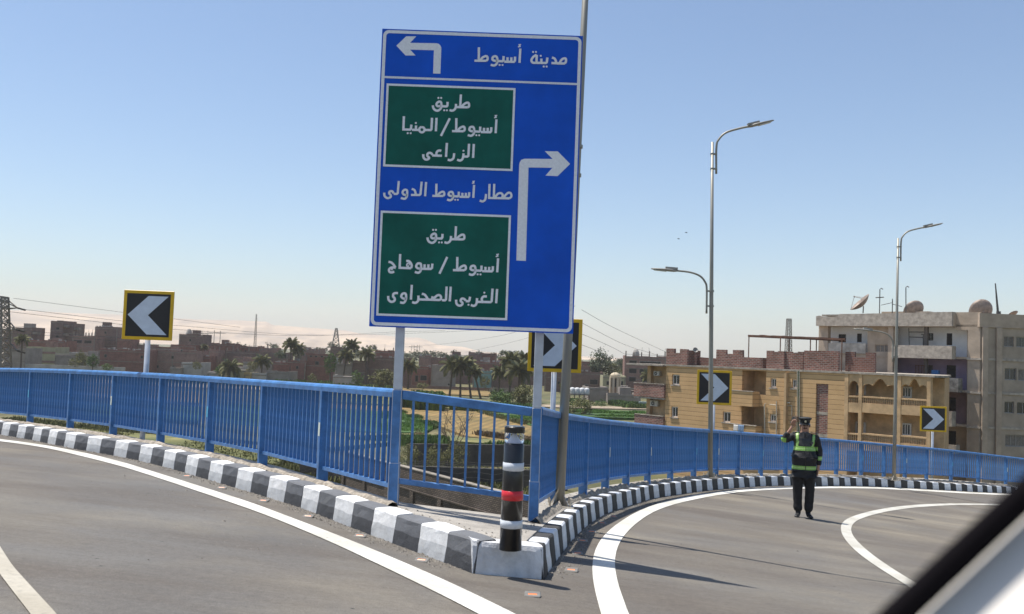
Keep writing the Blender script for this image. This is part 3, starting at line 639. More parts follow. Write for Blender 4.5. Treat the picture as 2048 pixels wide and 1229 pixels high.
write([(T(765,565,8.359), 1, [('s', [(96,230),(105,295),(150,328),(200,310),(205,270),(180,240),(185,198),(215,182),(260,182)]), ('s', [(395,278),(345,270),(315,238),(335,195),(380,188),(396,225),(390,295),(355,343),(295,338)]), ('l', [(492,44),(476,290)]),
   ('s', [(497,333),(550,345),(595,310),(603,223)]), ('l', [(600,287),(960,297)]), ('s', [(660,192),(710,212),(760,282)]), ('l', [(838,235),(830,292)]), ('s', [(850,292),(890,240),(940,215),(975,235),(977,280),(958,297)]), ('l', [(995,300),(1045,302),(1062,286),(1073,73)]), ('l', [(1142,75),(1125,320)]),
   ('s', [(1230,292),(1240,360),(1285,392),(1330,375),(1336,345),(1308,312),(1322,278),(1362,278),(1392,306)]), ('l', [(1392,316),(1440,318),(1454,302),(1464,243)]), ('d', (1438,377)), ('s', [(1478,380),(1530,395),(1570,360),(1582,267)]), ('l', [(1580,328),(1803,333),(1825,318),(1840,107)]), ('s', [(1672,328),(1660,278),(1690,240),(1745,238)]), ('d', (1703,175)), ('l', [(1916,113),(1900,352)])])])
# legs
for P, zd in ((A, 0), (B, 0)):
    mb = MB(); q = Vector((P.x, P.y, P.z)) - SC0
    mb.box(q.x-.041, q.x+.041, q.y-.041, q.y+.041, q.z+1.08, zt-.2, 0); mb.box(q.x-.045, q.x+.045, q.y-.045, q.y+.045, q.z+.2, q.z+1.08, 1); mb.box(q.x-.05, q.x+.05, q.y-.05, q.y+.05, q.z-.03, q.z+.38, 1)
    obj('post', bevel(mb.mesh('post', [GALV, BLUE]), .006, 2), sign)

# ================================================================== BOLLARD
bp_ = ground(1021, 1092, .235); BLK = mat('bollard_black', (.012, .012, .013), .32, var=.25, scale=12, coat=.3)
bl = thing('bollard', 'black bollard with white and red bands and a clear head on the kerb nose', 'bollard', bp_)
bl.scale = (1, 1, .885); H = 1.0; rr = lambda z: .083 - .009*z
def cyl(z0, z1, dr=0, n=28): return [(rr(z0)+dr, z0), (rr(z1)+dr, z1)]
obj('body', MB().lathe([(.083, -.03), (rr(.85), .852), (rr(.85)-.004, .856)], 32), bl, mats=BLK, smooth=True)
for nm, z0, z1, cc in (('white_band', .155, .218, (.62, .65, .68)), ('red_band', .385, .462, (.62, .025, .035)), ('white_band', .63, .695, (.62, .65, .68))):
    obj(nm, MB().lathe([(rr(z0), z0-.001), (rr(z0)+.002, z0), (rr(z1)+.002, z1), (rr(z1), z1+.001)], 32), bl, mats=mat(nm + '_film', cc, .35, var=.06, scale=20), smooth=True)
gl = bpy.data.materials.new('clear_lens'); gl.use_nodes = True; g = gl.node_tree.nodes['Principled BSDF']; g.inputs['Transmission Weight'].default_value = 1; g.inputs['Roughness'].default_value = .03; g.inputs['IOR'].default_value = 1.12; g.inputs['Base Color'].default_value = (.95, .96, .98, 1)
obj('lens', MB().lathe([(rr(.86)-.002, .857), (rr(.93)-.002, .943)], 32), bl, mats=gl, smooth=True)
obj('reflector_cone', MB().lathe([(.058, .858), (.052, .868), (.012, .925), (.008, .935)], 24), bl, mats=mat('lens_white', (.7, .7, .75), .3, var=0), smooth=True)
obj('cap', MB().lathe([(rr(.94)+.001, .944), (rr(.95)+.002, .99), (rr(.95)-.006, 1.0), (0.01, 1.002)], 32), bl, mats=BLK)

# ================================================================== ROAD STUDS
ORG = mat('stud_orange', (.85, .20, .03), .35, var=.1); STG = mat('stud_body', (.20, .19, .17), .6, var=.15)
stud_b = bevel(MB().box(-.055, .055, -.045, .045, 0, .016).mesh('stud_body', [STG]), .006, 1)
mb = MB(); mb.add([(-.040, -.047, .004), (.040, -.047, .004), (.030, -.018, .0185), (-.030, -.018, .0185), (-.03, 0, .0165), (.03, 0, .0165)], [(0, 1, 2, 3), (3, 2, 5, 4)]); stud_r = mb.mesh('reflector', [ORG])
studs = [(374,954,'left'),(444,977.6,'l'),(528,1003.5,'l'),(617,1034.7,'l'),(720.7,1074,'l'),(844,1122.7,'l'),(1065,1192.4,'n'),(1143,1142.6,'r'),(1154,1109,'r'),(1164.6,1083.6,'r'),(1183,1065.4,'r'),(1203.7,1048,'r'),(1226.5,1034.7,'r')]
ordn = ['farthest', 'fifth', 'fourth', 'third', 'second', 'nearest']
k = 0
for i, (u, v, sd) in enumerate(studs):
    p = ground(u, v)
    if i < 6: lb = 'orange road stud beside the left kerb, %s from the bollard' % ['sixth and farthest', 'fifth', 'fourth', 'third', 'second', 'first and nearest'][i]
    elif i == 6: lb = 'orange road stud alone on the asphalt in front of the white nose block'
    else: lb = 'orange road stud between right kerb and edge line, %s from the nose' % ['first and sunlit', 'second', 'third', 'fourth', 'fifth', 'sixth and farthest'][i-7]
    # lie flat on the sloping surface
    nx = Vector((-(S(p.x+.1, p.y)-S(p.x-.1, p.y))/.2, -(S(p.x, p.y+.1)-S(p.x, p.y-.1))/.2, 1)).normalized()
    t = thing('road_stud', lb, 'road stud', (p.x, p.y, S(p.x, p.y)+.001), group='orange road studs along the kerbs')
    t.rotation_mode = 'QUATERNION'; t.rotation_quaternion = nx.to_track_quat('Z', 'Y') @ Vector((0, 0, 1)).rotation_difference(Vector((0, 0, 1)))
    t.rotation_mode = 'XYZ'; t.rotation_euler = (nx.to_track_quat('Z', 'Y')).to_euler(); t.rotation_euler.z = R.uniform(-.25, .25)
    obj('stud_body', stud_b, t); obj('reflector', stud_r, t)

# ================================================================== CHEVRONS
YEL = mat('sign_yellow', (.74, .44, .006), .4, var=.06); CBK = mat('chevron_black', (.018, .015, .014), .45, var=.2, scale=4); CWH = mat('chevron_white', (.60, .66, .72), .4, var=.05)
def chevron(uc, vc, y, size, direction, label, base_z, ry=0, postdx=0):
    c = hity(uc, vc, y); t = thing('chevron_sign', label, 'chevron sign', (c.x, c.y, base_z), ry, 'black and white chevron signs along the bend')
    h = c.z - base_z; s = size/2; sx = direction
    pn = obj('panel', bevel(MB().box(-s, s, -.012, .012, h-s, h+s).mesh('panel', [YEL]), .004, 1), t)
    e = .052*size/.8; obj('black_face', MB().box(-s+e, s-e, -.0145, -.0125, h-s+e, h+s-e), pn, mats=CBK)
    q = s - e - .012
    P = [(-.95*q, 0), (-.05*q*1 - .0, .90*q), (.85*q, .90*q), (-.02*q, 0), (.85*q, -.90*q), (-.05*q, -.90*q)]
    P = [(-.96*q, 0), (-.02*q, .93*q), (.93*q, .93*q), (.00*q, 0), (.93*q, -.93*q), (-.02*q, -.93*q)]
    P = [(-a*sx, b) for a, b in P] if sx > 0 else P
    mb = MB(); mb.prism(P if sx < 0 else P[::-1], (0, -.0165, h), (1, 0, 0), (0, 0, 1), (0, .0018, 0)); obj('chevron', mb, pn, mats=CWH)
    obj('post', MB().tube([(postdx, .05, -1.2), (postdx, .05, h+s*.6)], .042, 14), t, mats=GALV, smooth=True)
    mb = MB()
    for zz in (h-s*.6, h+s*.6): mb.box(-s*.8, s*.8, .012, .018, zz-.02, zz+.02)
    obj('bracket', mb, pn, mats=SG_BACK)
chevron(296.5, 631, 15.3, .815, -1, 'chevron sign pointing left, standing behind the left railing', -1.75, .05)
chevron(1110, 691, 14.6, .845, 1, 'chevron sign pointing right, half hidden behind the big blue sign', -2.1, -.06)
chevron(1428.5, 775.5, 23.3, .86, 1, 'chevron sign pointing right behind the middle street lamp pole', -2.9, -.10, .0)
chevron(1866.5, 838.5, 34.2, .93, 1, 'smallest chevron sign pointing right, farthest along the right railing', -4.1, -.12)

# ================================================================== STREET LAMPS
LHD = mat('lamp_head_grey', (.33, .31, .27), .45, .3, var=.1); LGL = mat('lamp_glass', (.55, .55, .5), .2, var=0); BOLTM = mat('bolt_metal', (.55, .5, .42), .4, .6, var=.1)
def street_lamp(base, label, H=8.05):
    t = thing('street_lamp', label, 'street lamp', base, 0, 'grey street lamps with an upper and a lower arm')
    obj('pole', MB().tube([(0, 0, -.02), (0, 0, 2), (0, 0, 5), (0, 0, H)], [.058, .054, .044, .031], 16), t, mats=POLE, smooth=True)
    mb = MB(); mb.box(-.16, .16, -.16, .16, 0, .018); obj('base_plate', mb, t, mats=BOLTM)
    mb = MB()
    for sx in (-1, 1):
        for sy in (-1, 1): obj('anchor_bolt', MB().tube([(sx*.12, sy*.12, .019), (sx*.12, sy*.12, .10)], .013, 8), t, mats=BOLTM)
    pass
    mb = MB()
    for k in range(4): a = k*pi/2 + .78; mb.prism([(.05, .018), (.14, .018), (.05, .16)], (0, 0, 0), (cos(a), sin(a), 0), (0, 0, 1), (-sin(a)*.008, cos(a)*.008, 0))
    obj('gusset', mb, t, mats=BOLTM)
    def arm(z0, pts, head_a, head_b, sgn):
        r = .026 if sgn > 0 else .024
        a = obj('arm', MB().tube([Vector(p) for p in catmull3([Vector((x, 0, z)) for x, z in pts], 6)], r, 10), t, mats=POLE, smooth=True)
        mb = MB()
        for z in (z0 + .12, z0 + .48): mb.tube([(0, 0, z-.02), (0, 0, z+.02)], .062 if sgn < 0 else .048, 12); mb.box(min(0, sgn*.11), max(0, sgn*.11), -.03, .03, z-.018, z+.018)
        obj('clamp', mb, t, mats=POLE)
        A = Vector((head_a[0], 0, head_a[1])); B = Vector((head_b[0], 0, head_b[1])); d = (B-A).normalized(); up = Vector((0, 1, 0)).cross(d); up = up if up.z > 0 else -up
        mb = MB(); n_ = 9
        L = (B-A).length; pr = [(0, .04, .026), (.12, .06, .036), (.3, .10, .034), (.6, .11, .028), (.9, .09, .020), (1, .04, .010)]
        vs = []
        for f, w, h in pr:
            c = A + d*(L*f)
            for k in range(8): q = 2*pi*k/8 + pi/8; vs.append(c + Vector((0, 1, 0))*(w*cos(q)) + up*(h*sin(q)))
        mb.add(vs, [(i*8+j, i*8+(j+1) % 8, (i+1)*8+(j+1) % 8, (i+1)*8+j) for i in range(len(pr)-1) for j in range(8)] + [tuple(range(8)), tuple(range((len(pr)-1)*8, len(pr)*8))])
        hd = obj('lamp_head', mb, t, mats=LHD, smooth=True)
        mb = MB(); c = A + d*(L*.22) + up*.05; mb.beam(c - d*.14, c + d*.14, .10, .05, up=up); obj('housing', mb, hd, mats=LHD)
        mb = MB(); mb.beam(A + d*(L*.4) - up*.034, B - d*(L*.12) - up*.026, .14, .012, up=up); obj('glass', mb, hd, mats=LGL)
    arm(7.28, [(.095, 7.28), (.095, 7.93), (.15, 8.12), (.32, 8.29), (.64, 8.40), (.88, 8.455)], (.84, 8.445), (1.43, 8.61), 1)
    arm(3.96, [(-.11, 3.90), (-.11, 4.50), (-.15, 4.66), (-.27, 4.80), (-.50, 4.885), (-.83, 4.92)], (-.80, 4.915), (-1.40, 4.955), -1)
    return t
def catmull3(P, k=6):
    out = []; Q = [P[0]*2-P[1]] + P + [P[-1]*2-P[-2]]
    for i in range(1, len(Q)-2):
        a, b, c, d = Q[i-1:i+3]
        for j in range(k):
            t = j/k; out.append(.5*((2*b) + (c-a)*t + (2*a-5*b+4*c-d)*t*t + (3*b-a-3*c+d)*t*t*t))
    out.append(P[-1]); return out
for u, v, y, lb in ((1119, 1004, 11.0, 'street lamp pole rising behind the right edge of the big blue sign'), (1420.5, 951, 21.35, 'tallest visible street lamp, between the blue sign and the policeman'), (1788, 957, 29.75, 'street lamp to the right of the policeman with its arm against the sky')):
    p = hity(u, v, y); t = street_lamp((p.x, p.y, DK(p.x, p.y)), lb); t.scale = (1, 1, .965); t.rotation_euler = (0, radians({11.0: 1.0, 21.35: -1.1}.get(y, .1)), 0)

# ================================================================== POLICEMAN
def skin_mesh(name, verts, edges, radii, root=0, lv=2):
    me = bpy.data.meshes.new(name); me.from_pydata(verts, edges, []); o = bpy.data.objects.new(name, me); COL.objects.link(o)
    md = o.modifiers.new('s', 'SKIN'); md.use_smooth_shade = True; md.branch_smoothing = .3
    for i, r in enumerate(radii):
        sv = me.skin_vertices[0].data[i]; sv.radius = r if isinstance(r, tuple) else (r, r); sv.use_root = (i == root)
    s = o.modifiers.new('b', 'SUBSURF'); s.levels = lv
    dg = bpy.context.evaluated_depsgraph_get(); dg.update(); out = bpy.data.meshes.new_from_object(o.evaluated_get(dg)); out.name = name
    bpy.data.objects.remove(o); bpy.data.meshes.remove(me); return out
SKIN = mat('skin', (.42, .23, .155), .55, var=.12, scale=14); NAVY = mat('black_uniform', (.012, .012, .013), .72, var=.25, scale=9, bump=.4, bscale=25)
TRS = mat('black_trousers', (.013, .0125, .013), .8, var=.3, scale=10, bump=.5, bscale=18); TAPE = mat('lime_tape', (.26, .50, .10), .45, var=.12, scale=30); SILV = mat('silver_tape', (.42, .62, .22), .35, var=.1, scale=30)
SHOE = mat('black_shoe', (.012, .011, .010), .35, var=.1); HAIRM = mat('dark_hair', (.02, .016, .013), .7, var=.2); GREYF = mat('dark_grey_leather', (.055, .05, .045), .45, var=.25, scale=12)
pp = ground(1606, 1035.5); pol = thing('person', 'policeman in black uniform with lime reflective tape and peaked cap, saluting on the road', 'person', (pp.x, pp.y, S(pp.x, pp.y)), -.22)
# joints: x to the picture's right, -y towards the camera
V = {}; vs = []; es = []; rs = []
def J(k, p, r, par=None):
    V[k] = len(vs); vs.append(p); rs.append(r)
    if par: es.append((V[par], V[k]))
J('pelvis', (0, 0, .93), (.165, .125)); J('waist', (0, -.01, 1.10), (.165, .125), 'pelvis'); J('chest', (0, 0, 1.34), (.165, .115), 'waist'); J('yoke', (0, .01, 1.475), (.10, .085), 'chest')
J('neck', (0, -.005, 1.545), (.062, .062), 'yoke'); J('jaw', (0, -.025, 1.615), (.074, .080), 'neck'); J('brow', (0, -.02, 1.70), (.078, .092), 'jaw'); J('crown', (0, -.01, 1.755), (.06, .07), 'brow')
for s, k in ((-1, 'l'), (1, 'r')):
    J('hip'+k, (s*.095, 0, .86), .105, 'pelvis'); J('knee'+k, (s*.105, -.012, .49), .072, 'hip'+k); J('calf'+k, (s*.10, .012, .34), .064, 'knee'+k); J('ankle'+k, (s*.085, .01, .10), .052, 'calf'+k); J('heel'+k, (s*.09, -.02, .055), .045, 'ankle'+k); J('toe'+k, (s*.125, -.16, .04), .036, 'heel'+k)
# picture-left arm raised in salute, picture-right arm down
J('shl', (-.185, .01, 1.475), .060, 'yoke'); J('ell', (-.385, -.10, 1.385), .050, 'shl'); J('wrl', (-.265, -.20, 1.60), .030, 'ell'); J('pall', (-.235, -.20, 1.675), (.018, .038), 'wrl')
J('shr', (.195, .01, 1.475), .060, 'yoke'); J('elr', (.262, .03, 1.19), .048, 'shr'); J('wrr', (.245, -.03, .935), .031, 'elr'); J('palr', (.235, -.045, .86), (.018, .038), 'wrr')
bm_ = skin_mesh('body', vs, es, rs, 0, 2)
for ma in (SKIN, TRS): bm_.materials.append(ma)
for f in bm_.polygons:
    c = f.center; f.material_index = 1 if c.z < .98 and abs(c.x) < .215 else 0; f.use_smooth = True
obj('body', bm_, pol)
# fingers
def fingers(base, dirv, side, L, par):
    """four fingers and a thumb, each a tapering tube rooted in the palm"""
    d = Vector(dirv).normalized(); sd = Vector(side).normalized(); n_ = d.cross(sd)
    for i, (o_, l) in enumerate(((-.034, .085), (-.012, .097), (.012, .092), (.034, .072))):
        a = Vector(base) + sd*o_; obj('finger', MB().tube([a - d*.02, a + d*l*.45, a + d*l*.8 + n_*.008*L, a + d*l + n_*.016*L], [.0125, .012, .011, .007], 8), par, mats=SKIN, smooth=True)
    a = Vector(base) - sd*.030 - d*.045; obj('thumb', MB().tube([a, a - sd*.022 + d*.025, a - sd*.030 + d*.055], [.012, .010, .007], 8), par, mats=SKIN, smooth=True)
bo = [o for o in pol.children if o.name.startswith('body')][0]
fingers((-.225, -.20, 1.70), (.30, .02, .95), (-.8, -.5, .3), 1, bo)
fingers((.233, -.05, .845), (-.06, -.08, -1), (0, -1, .05), 1, bo)
# jacket
V.clear(); vs = []; es = []; rs = []
J('hem', (0, -.005, .835), (.222, .165)); J('pelvis', (0, 0, .93), (.225, .168), 'hem'); J('waist', (0, -.015, 1.10), (.228, .172), 'pelvis'); J('chest', (0, 0, 1.33), (.215, .150), 'waist'); J('yoke', (0, .01, 1.465), (.15, .105), 'chest'); J('collar', (0, 0, 1.545), (.085, .080), 'yoke')
J('shl', (-.195, .01, 1.465), .078, 'yoke'); J('ell', (-.39, -.10, 1.385), .070, 'shl'); J('wrl', (-.285, -.18, 1.555), .048, 'ell')
J('shr', (.205, .01, 1.465), .078, 'yoke'); J('elr', (.268, .03, 1.19), .066, 'shr'); J('wrr', (.25, -.025, .95), .050, 'elr')
jm = skin_mesh('jacket', vs, es, rs, 1, 4)
for ma in (NAVY, TAPE, SILV, GREYF): jm.materials.append(ma)
for v in jm.vertices:           # folds
    k = noise.noise(Vector((v.co.x*9, v.co.y*9, v.co.z*14)))*.010; v.co += v.normal*k
sh = Vector((-.195, .01, 1.465)); el = Vector((-.39, -.10, 1.385)); sr = Vector((.205, .01, 1.465)); er = Vector((.268, .03, 1.19))
for f in jm.polygons:
    c = f.center; f.use_smooth = True; m_ = 0; torso = abs(c.x) < .232 and not (c.z > 1.42 and abs(c.x) > .2)
    def band(z, z0, z1): return (2 if abs(z - (z0+z1)/2) < (z1-z0)*.17 else 1) if z0 < z < z1 else 0
    if torso:
        m_ = band(c.z, 1.225, 1.295) or band(c.z, .875, .95)
        if not m_ and c.z > 1.27:
            w0 = abs(c.x) - (.135 if c.x < 0 else .150 + (c.z-1.45)*.12)
            if abs(w0) < .023: m_ = 2 if abs(w0) < .007 else 1
        if not m_ and c.y < 0 and c.z > 1.31 and abs(c.x) < .108: m_ = 3
    elif c.x > .2 and c.z < 1.35: m_ = band(c.z, 1.055, 1.125)
    elif c.x < -.2:
        t_ = (c - el).dot((sh-el).normalized())
        if -.035 < t_ < .02 and c.z < 1.44: m_ = 1
    f.material_index = m_
jk = obj('jacket', jm, pol)
obj('zip_placket', MB().tube([(0.01, -.176, .84), (0.01, -.192, 1.1), (0.01, -.166, 1.33), (.005, -.10, 1.47)], .006, 6), jk, mats=BLK)
mb = MB(); mb.prism([(-.022, .02), (.022, .02), (.024, 0), (.012, -.028), (0, -.036), (-.012, -.028), (-.024, 0)], (.115, -.158, 1.375), (1, 0, 0), (0, 0, 1), (0, .012, 0)); obj('chest_badge', mb, jk, mats=mat('badge_grey', (.10, .10, .10), .4, .5, var=.2, scale=40))
mb = MB(); mb.prism([(-.055, .085), (.055, .085), (.0, -.07)], (0, -.095, 1.475), (1, 0, 0), (0, 0, 1), (0, .02, 0)); obj('shirt_front', mb, jk, mats=mat('grey_shirt', (.16, .15, .15), .8, var=.1))
mb = MB(); mb.prism([(-.018, .06), (.018, .06), (.024, -.05), (0, -.07), (-.024, -.05)], (0, -.100, 1.48), (1, 0, 0), (0, 0, 1), (0, .01, 0)); obj('tie', mb, jk, mats=BLK)
for s in (-1, 1):
    mb = MB(); mb.prism([(0, 0), (s*.075, -.02), (s*.075, -.07), (s*.01, -.11)], (s*.015, -.105, 1.565), (1, 0, 0), (0, .15, 1), (0, .012, 0)); obj('collar_flap', mb, jk, mats=GREYF)
    mb = MB(); mb.beam((s*.10, 0, 1.548), (s*.215, 0, 1.533), .06, .012); obj('epaulette', mb, jk, mats=BLK)
# trousers with loose hems
V.clear(); vs = []; es = []; rs = []
J('pelvis', (0, 0, .90), (.185, .145)); 
for s, k in ((-1, 'l'), (1, 'r')):
    J('hip'+k, (s*.098, 0, .80), (.118, .125), 'pelvis'); J('knee'+k, (s*.108, -.012, .49), (.092, .090), 'hip'+k); J('calf'+k, (s*.100, .008, .27), (.082, .085), 'knee'+k); J('hem'+k, (s*.088, .0, .10), (.074, .080), 'calf'+k)
tm = skin_mesh('trousers', vs, es, rs, 0, 2); tm.materials.append(TRS)
for v in tm.vertices: v.co += v.normal*noise.noise(Vector((v.co.x*10, v.co.y*8, v.co.z*13)))*.011
obj('trousers', tm, pol, smooth=True)
for s in (-1, 1):
    V.clear(); vs = []; es = []; rs = []
    J('h', (s*.09, .035, .045), .042); J('m', (s*.105, -.06, .045), (.043, .040), 'h'); J('t', (s*.13, -.17, .035), (.042, .030), 'm'); J('e', (s*.137, -.205, .030), (.028, .022), 't')
    sm = skin_mesh('shoe', vs, es, rs, 0, 2); sm.materials.append(SHOE); obj('shoe', sm, pol)
# cap, face
cap = obj('cap', MB().lathe([(.083, 1.705), (.088, 1.735), (.088, 1.762), (.118, 1.795), (.122, 1.805), (.112, 1.818), (.05, 1.828), (.004, 1.830)], 28, (0, -.012, 0)), pol, mats=mat('cap_cloth', (.016, .017, .016), .7, var=.2, scale=20), smooth=True)
mb = MB(); n_ = 12; vv = []
for i in range(n_+1):
    a = radians(-160 + 140*i/n_); vv += [(.086*cos(a), -.012+.086*sin(a), 1.722), (.098*cos(a), -.018+.145*sin(a)-.006, 1.695), (.098*cos(a), -.018+.145*sin(a)-.006, 1.690), (.086*cos(a), -.012+.086*sin(a), 1.715)]
mb.add(vv, [(i*4+j, (i+1)*4+j, (i+1)*4+(j+1) % 4, i*4+(j+1) % 4) for i in range(n_) for j in range(4)]); obj('visor', mb, cap, mats=BLK)
mb = MB(); mb.prism([(.020*cos(2*pi*i/12), .022*sin(2*pi*i/12)) for i in range(12)], (.0, -.108, 1.752), (1, 0, 0), (0, 0, 1), (0, .012, 0)); obj('cap_badge', mb, cap, mats=mat('cap_badge_metal', (.55, .50, .36), .35, .6, var=.2, scale=60))
hd = obj('hair', MB().lathe([(.080, 1.655), (.086, 1.68), (.086, 1.72)], 24, (0, .008, 0)), pol, mats=HAIRM, smooth=True)
fc = bo
obj('nose', MB().tube([(0, -.106, 1.690), (0, -.120, 1.665), (0, -.126, 1.652), (0, -.108, 1.643)], [.008, .012, .017, .012], 8), fc, mats=SKIN, smooth=True)
obj('moustache', MB().tube([(-.034, -.092, 1.622), (-.016, -.108, 1.633), (0, -.113, 1.635), (.016, -.108, 1.633), (.034, -.092, 1.622)], [.004, .009, .009, .009, .004], 8), fc, mats=HAIRM, smooth=True)
obj('mouth', MB().tube([(-.022, -.099, 1.616), (0, -.107, 1.616), (.022, -.099, 1.616)], [.003, .005, .003], 6), fc, mats=mat('lips', (.20, .07, .06), .5, var=0))
for s in (-1, 1):
    obj('eye', MB().tube([(s*.022, -.100, 1.681), (s*.042, -.094, 1.681)], [.008, .007], 8), fc, mats=mat('eye_dark', (.03, .02, .02), .3, var=0))
    obj('eyebrow', MB().tube([(s*.016, -.107, 1.694), (s*.046, -.097, 1.695)], [.005, .004], 6), fc, mats=HAIRM)
    obj('ear', MB().tube([(s*.080, -.012, 1.64), (s*.088, -.006, 1.665), (s*.086, 0, 1.69)], [.008, .014, .009], 8), fc, mats=SKIN, smooth=True)

# ================================================================== BUILDINGS ON THE RIGHT
class Wall:
    """a vertical wall plane: (u,v) in the photo -> metres along the wall / height"""
    def __init__(s, p0, dr): s.o = Vector((p0[0], p0[1], 0)); s.d = Vector((dr[0], dr[1], 0)).normalized(); s.n = Vector((s.d.y, -s.d.x, 0)); s.rz = atan2(s.d.y, s.d.x)
    def a(s, u, v, dep=0):
        r = ray(u, v); t = ((s.o - s.n*dep)).dot(s.n) / r.dot(s.n); p = r*t - s.o; return (p.dot(s.d), p.z)
    def rect(s, u0, v0, u1, v1, dep=0):
        a = s.a(u0, v0, dep); b = s.a(u1, v0, dep); c = s.a(u1, v1, dep); d = s.a(u0, v1, dep)
        return ((a[0]+d[0])/2, (b[0]+c[0])/2, (c[1]+d[1])/2, (a[1]+b[1])/2)     # x0,x1,z0,z1
DARKG = mat('dark_window_glass', (.02, .025, .03), .12, var=0, spec=.8); WFR = mat('white_window_frame', (.62, .60, .56), .6, var=.1)
YW = brick_mat('ochre_scored_render', (.68, .44, .225), (.64, .41, .205), (.33, .20, .10), 40, .40, stain=.2, msize=.06)
YP = mat('ochre_render', (.58, .385, .205), .9, var=.16, scale=1.2, bump=.2, bscale=10)
RB = brick_mat('red_brick', (.42, .17, .13), (.20, .085, .07), (.42, .33, .28), .40, .15, stain=.5, msize=.20)
RBD = brick_mat('shaded_red_brick', (.27, .115, .09), (.17, .075, .06), (.26, .20, .17), .40, .15, stain=.4, msize=.2)  # red brick darkened for returns and set-back walls, shade put into the colour
SLAB = mat('concrete_slab_edge', (.38, .33, .27), .9, var=.25, scale=2.5, bump=.8, bscale=9)
PIPE = mat('pvc_pipe', (.52, .46, .36), .5, var=.15); PIPG = mat('green_grey_pipe', (.14, .17, .11), .5, var=.15)
Wy = Wall((15.3, 89.6), (.65, -.76)); yb = thing('apartment_building', 'ochre apartment block with brick battlements on its roof, behind the policeman', 'building', (15.3, 89.6, 0), Wy.rz)
# local frame of the building: x along the facade, y inwards, z up
def yr(*a, **k): return Wy.rect(*a, **k)
X0 = Wy.a(1331, 800)[0]; X1 = Wy.a(1689, 800)[0]; XE = Wy.a(1866, 800)[0]; ZT = -.62
def win(par, r, dep=.16, frame=.10, mats_=(WFR, DARKG), sill=True, mull=1, name='window', shade=None):
    x0, x1, z0, z1 = r; w = obj(name, None, par, loc=(0, 0, 0))
    mb = MB(); f = frame; y0, y1 = dep-.06, dep+.02
    mb.box(x0, x1, y0, y1, z0, z0+f); mb.box(x0, x1, y0, y1, z1-f, z1); mb.box(x0, x0+f, y0, y1, z0+f, z1-f); mb.box(x1-f, x1, y0, y1, z0+f, z1-f)
    for k in range(mull): xm = x0+f+(x1-x0-2*f)*(k+1)/(mull+1); mb.box(xm-f*.35, xm+f*.35, y0+.002, y1-.002, z0+f, z1-f)
    bpy.data.objects.remove(w); w = obj(name, mb, par, mats=mats_[0])
    obj('pane', MB().box(x0+f*.5, x1-f*.5, dep-.02, dep+.01, z0+f*.5, z1-f*.5), w, mats=mats_[1])
    if sill: obj('sill', MB().box(x0-.1, x1+.1, -.09, dep, z0-.12, z0-.002), w, mats=shade or SLAB)
    return w
def wall_with_holes(name, par, x0, x1, z0, z1, holes, y0, y1, ma):
    """a wall slab from y0 (front) to y1 with real rectangular openings"""
    xs = sorted({x0, x1, *[h[0] for h in holes], *[h[1] for h in holes]}); zs = sorted({z0, z1, *[h[2] for h in holes], *[h[3] for h in holes]})
    xs = [x for x in xs if x0 <= x <= x1]; zs = [z for z in zs if z0 <= z <= z1]
    def solid(i, j):
        if i < 0 or j < 0 or i >= len(xs)-1 or j >= len(zs)-1: return False
        cx = (xs[i]+xs[i+1])/2; cz = (zs[j]+zs[j+1])/2; return not any(h[0] < cx < h[1] and h[2] < cz < h[3] for h in holes)
    mb = MB()
    for i in range(len(xs)-1):
        for j in range(len(zs)-1):
            if not solid(i, j): continue
            a, b, c, d = xs[i], xs[i+1], zs[j], zs[j+1]
            mb.add([(a, y0, c), (b, y0, c), (b, y0, d), (a, y0, d)], [(0, 1, 2, 3)]); mb.add([(a, y1, c), (b, y1, c), (b, y1, d), (a, y1, d)], [(3, 2, 1, 0)])
            if not solid(i-1, j): mb.add([(a, y0, c), (a, y1, c), (a, y1, d), (a, y0, d)], [(3, 2, 1, 0)])
            if not solid(i+1, j): mb.add([(b, y0, c), (b, y1, c), (b, y1, d), (b, y0, d)], [(0, 1, 2, 3)])
            if not solid(i, j-1): mb.add([(a, y0, c), (b, y0, c), (b, y1, c), (a, y1, c)], [(3, 2, 1, 0)])
            if not solid(i, j+1): mb.add([(a, y0, d), (b, y0, d), (b, y1, d), (a, y1, d)], [(0, 1, 2, 3)])
    o = obj(name, mb.mesh(name, [ma], recalc=False), par); return o
Wr = [yr(1344,749.5,1359,770), yr(1342.5,813.5,1355.5,835), yr(1445.5,824,1461,845), yr(1541,757,1552.5,775.5), yr(1584,759,1596,777), yr(1539.5,829,1552,844), yr(1583,833,1594,844)]
rec1 = yr(1484,742,1532,789); rec2 = yr(1483,812,1530,856); strip = yr(1631,768,1655.5,905)
wall_with_holes('wall', yb, X0, X1, GZ, ZT, Wr + [rec1, rec2, strip], 0, .3, YW)
mb = MB(); mb.prism([(X0+.002, 1.9), (XE, 1.9), (XE-4.6, 13), (X0+.002, 13)], (0, 0, GZ), (1, 0, 0), (0, 1, 0), (0, 0, ZT-.05-GZ)); obj('wall', mb, yb, mats=YP)   # body behind the loggias, its plot narrowing to the back
for sx in (X0+.15, X1-.15): obj('side_wall', MB().box(sx-.145, sx+.145, .301, 1.9, GZ, ZT-.002), yb, mats=YP)
for i, r in enumerate(Wr): win(yb, r, .2, .11, shade=SLAB)
for r in Wr: pass
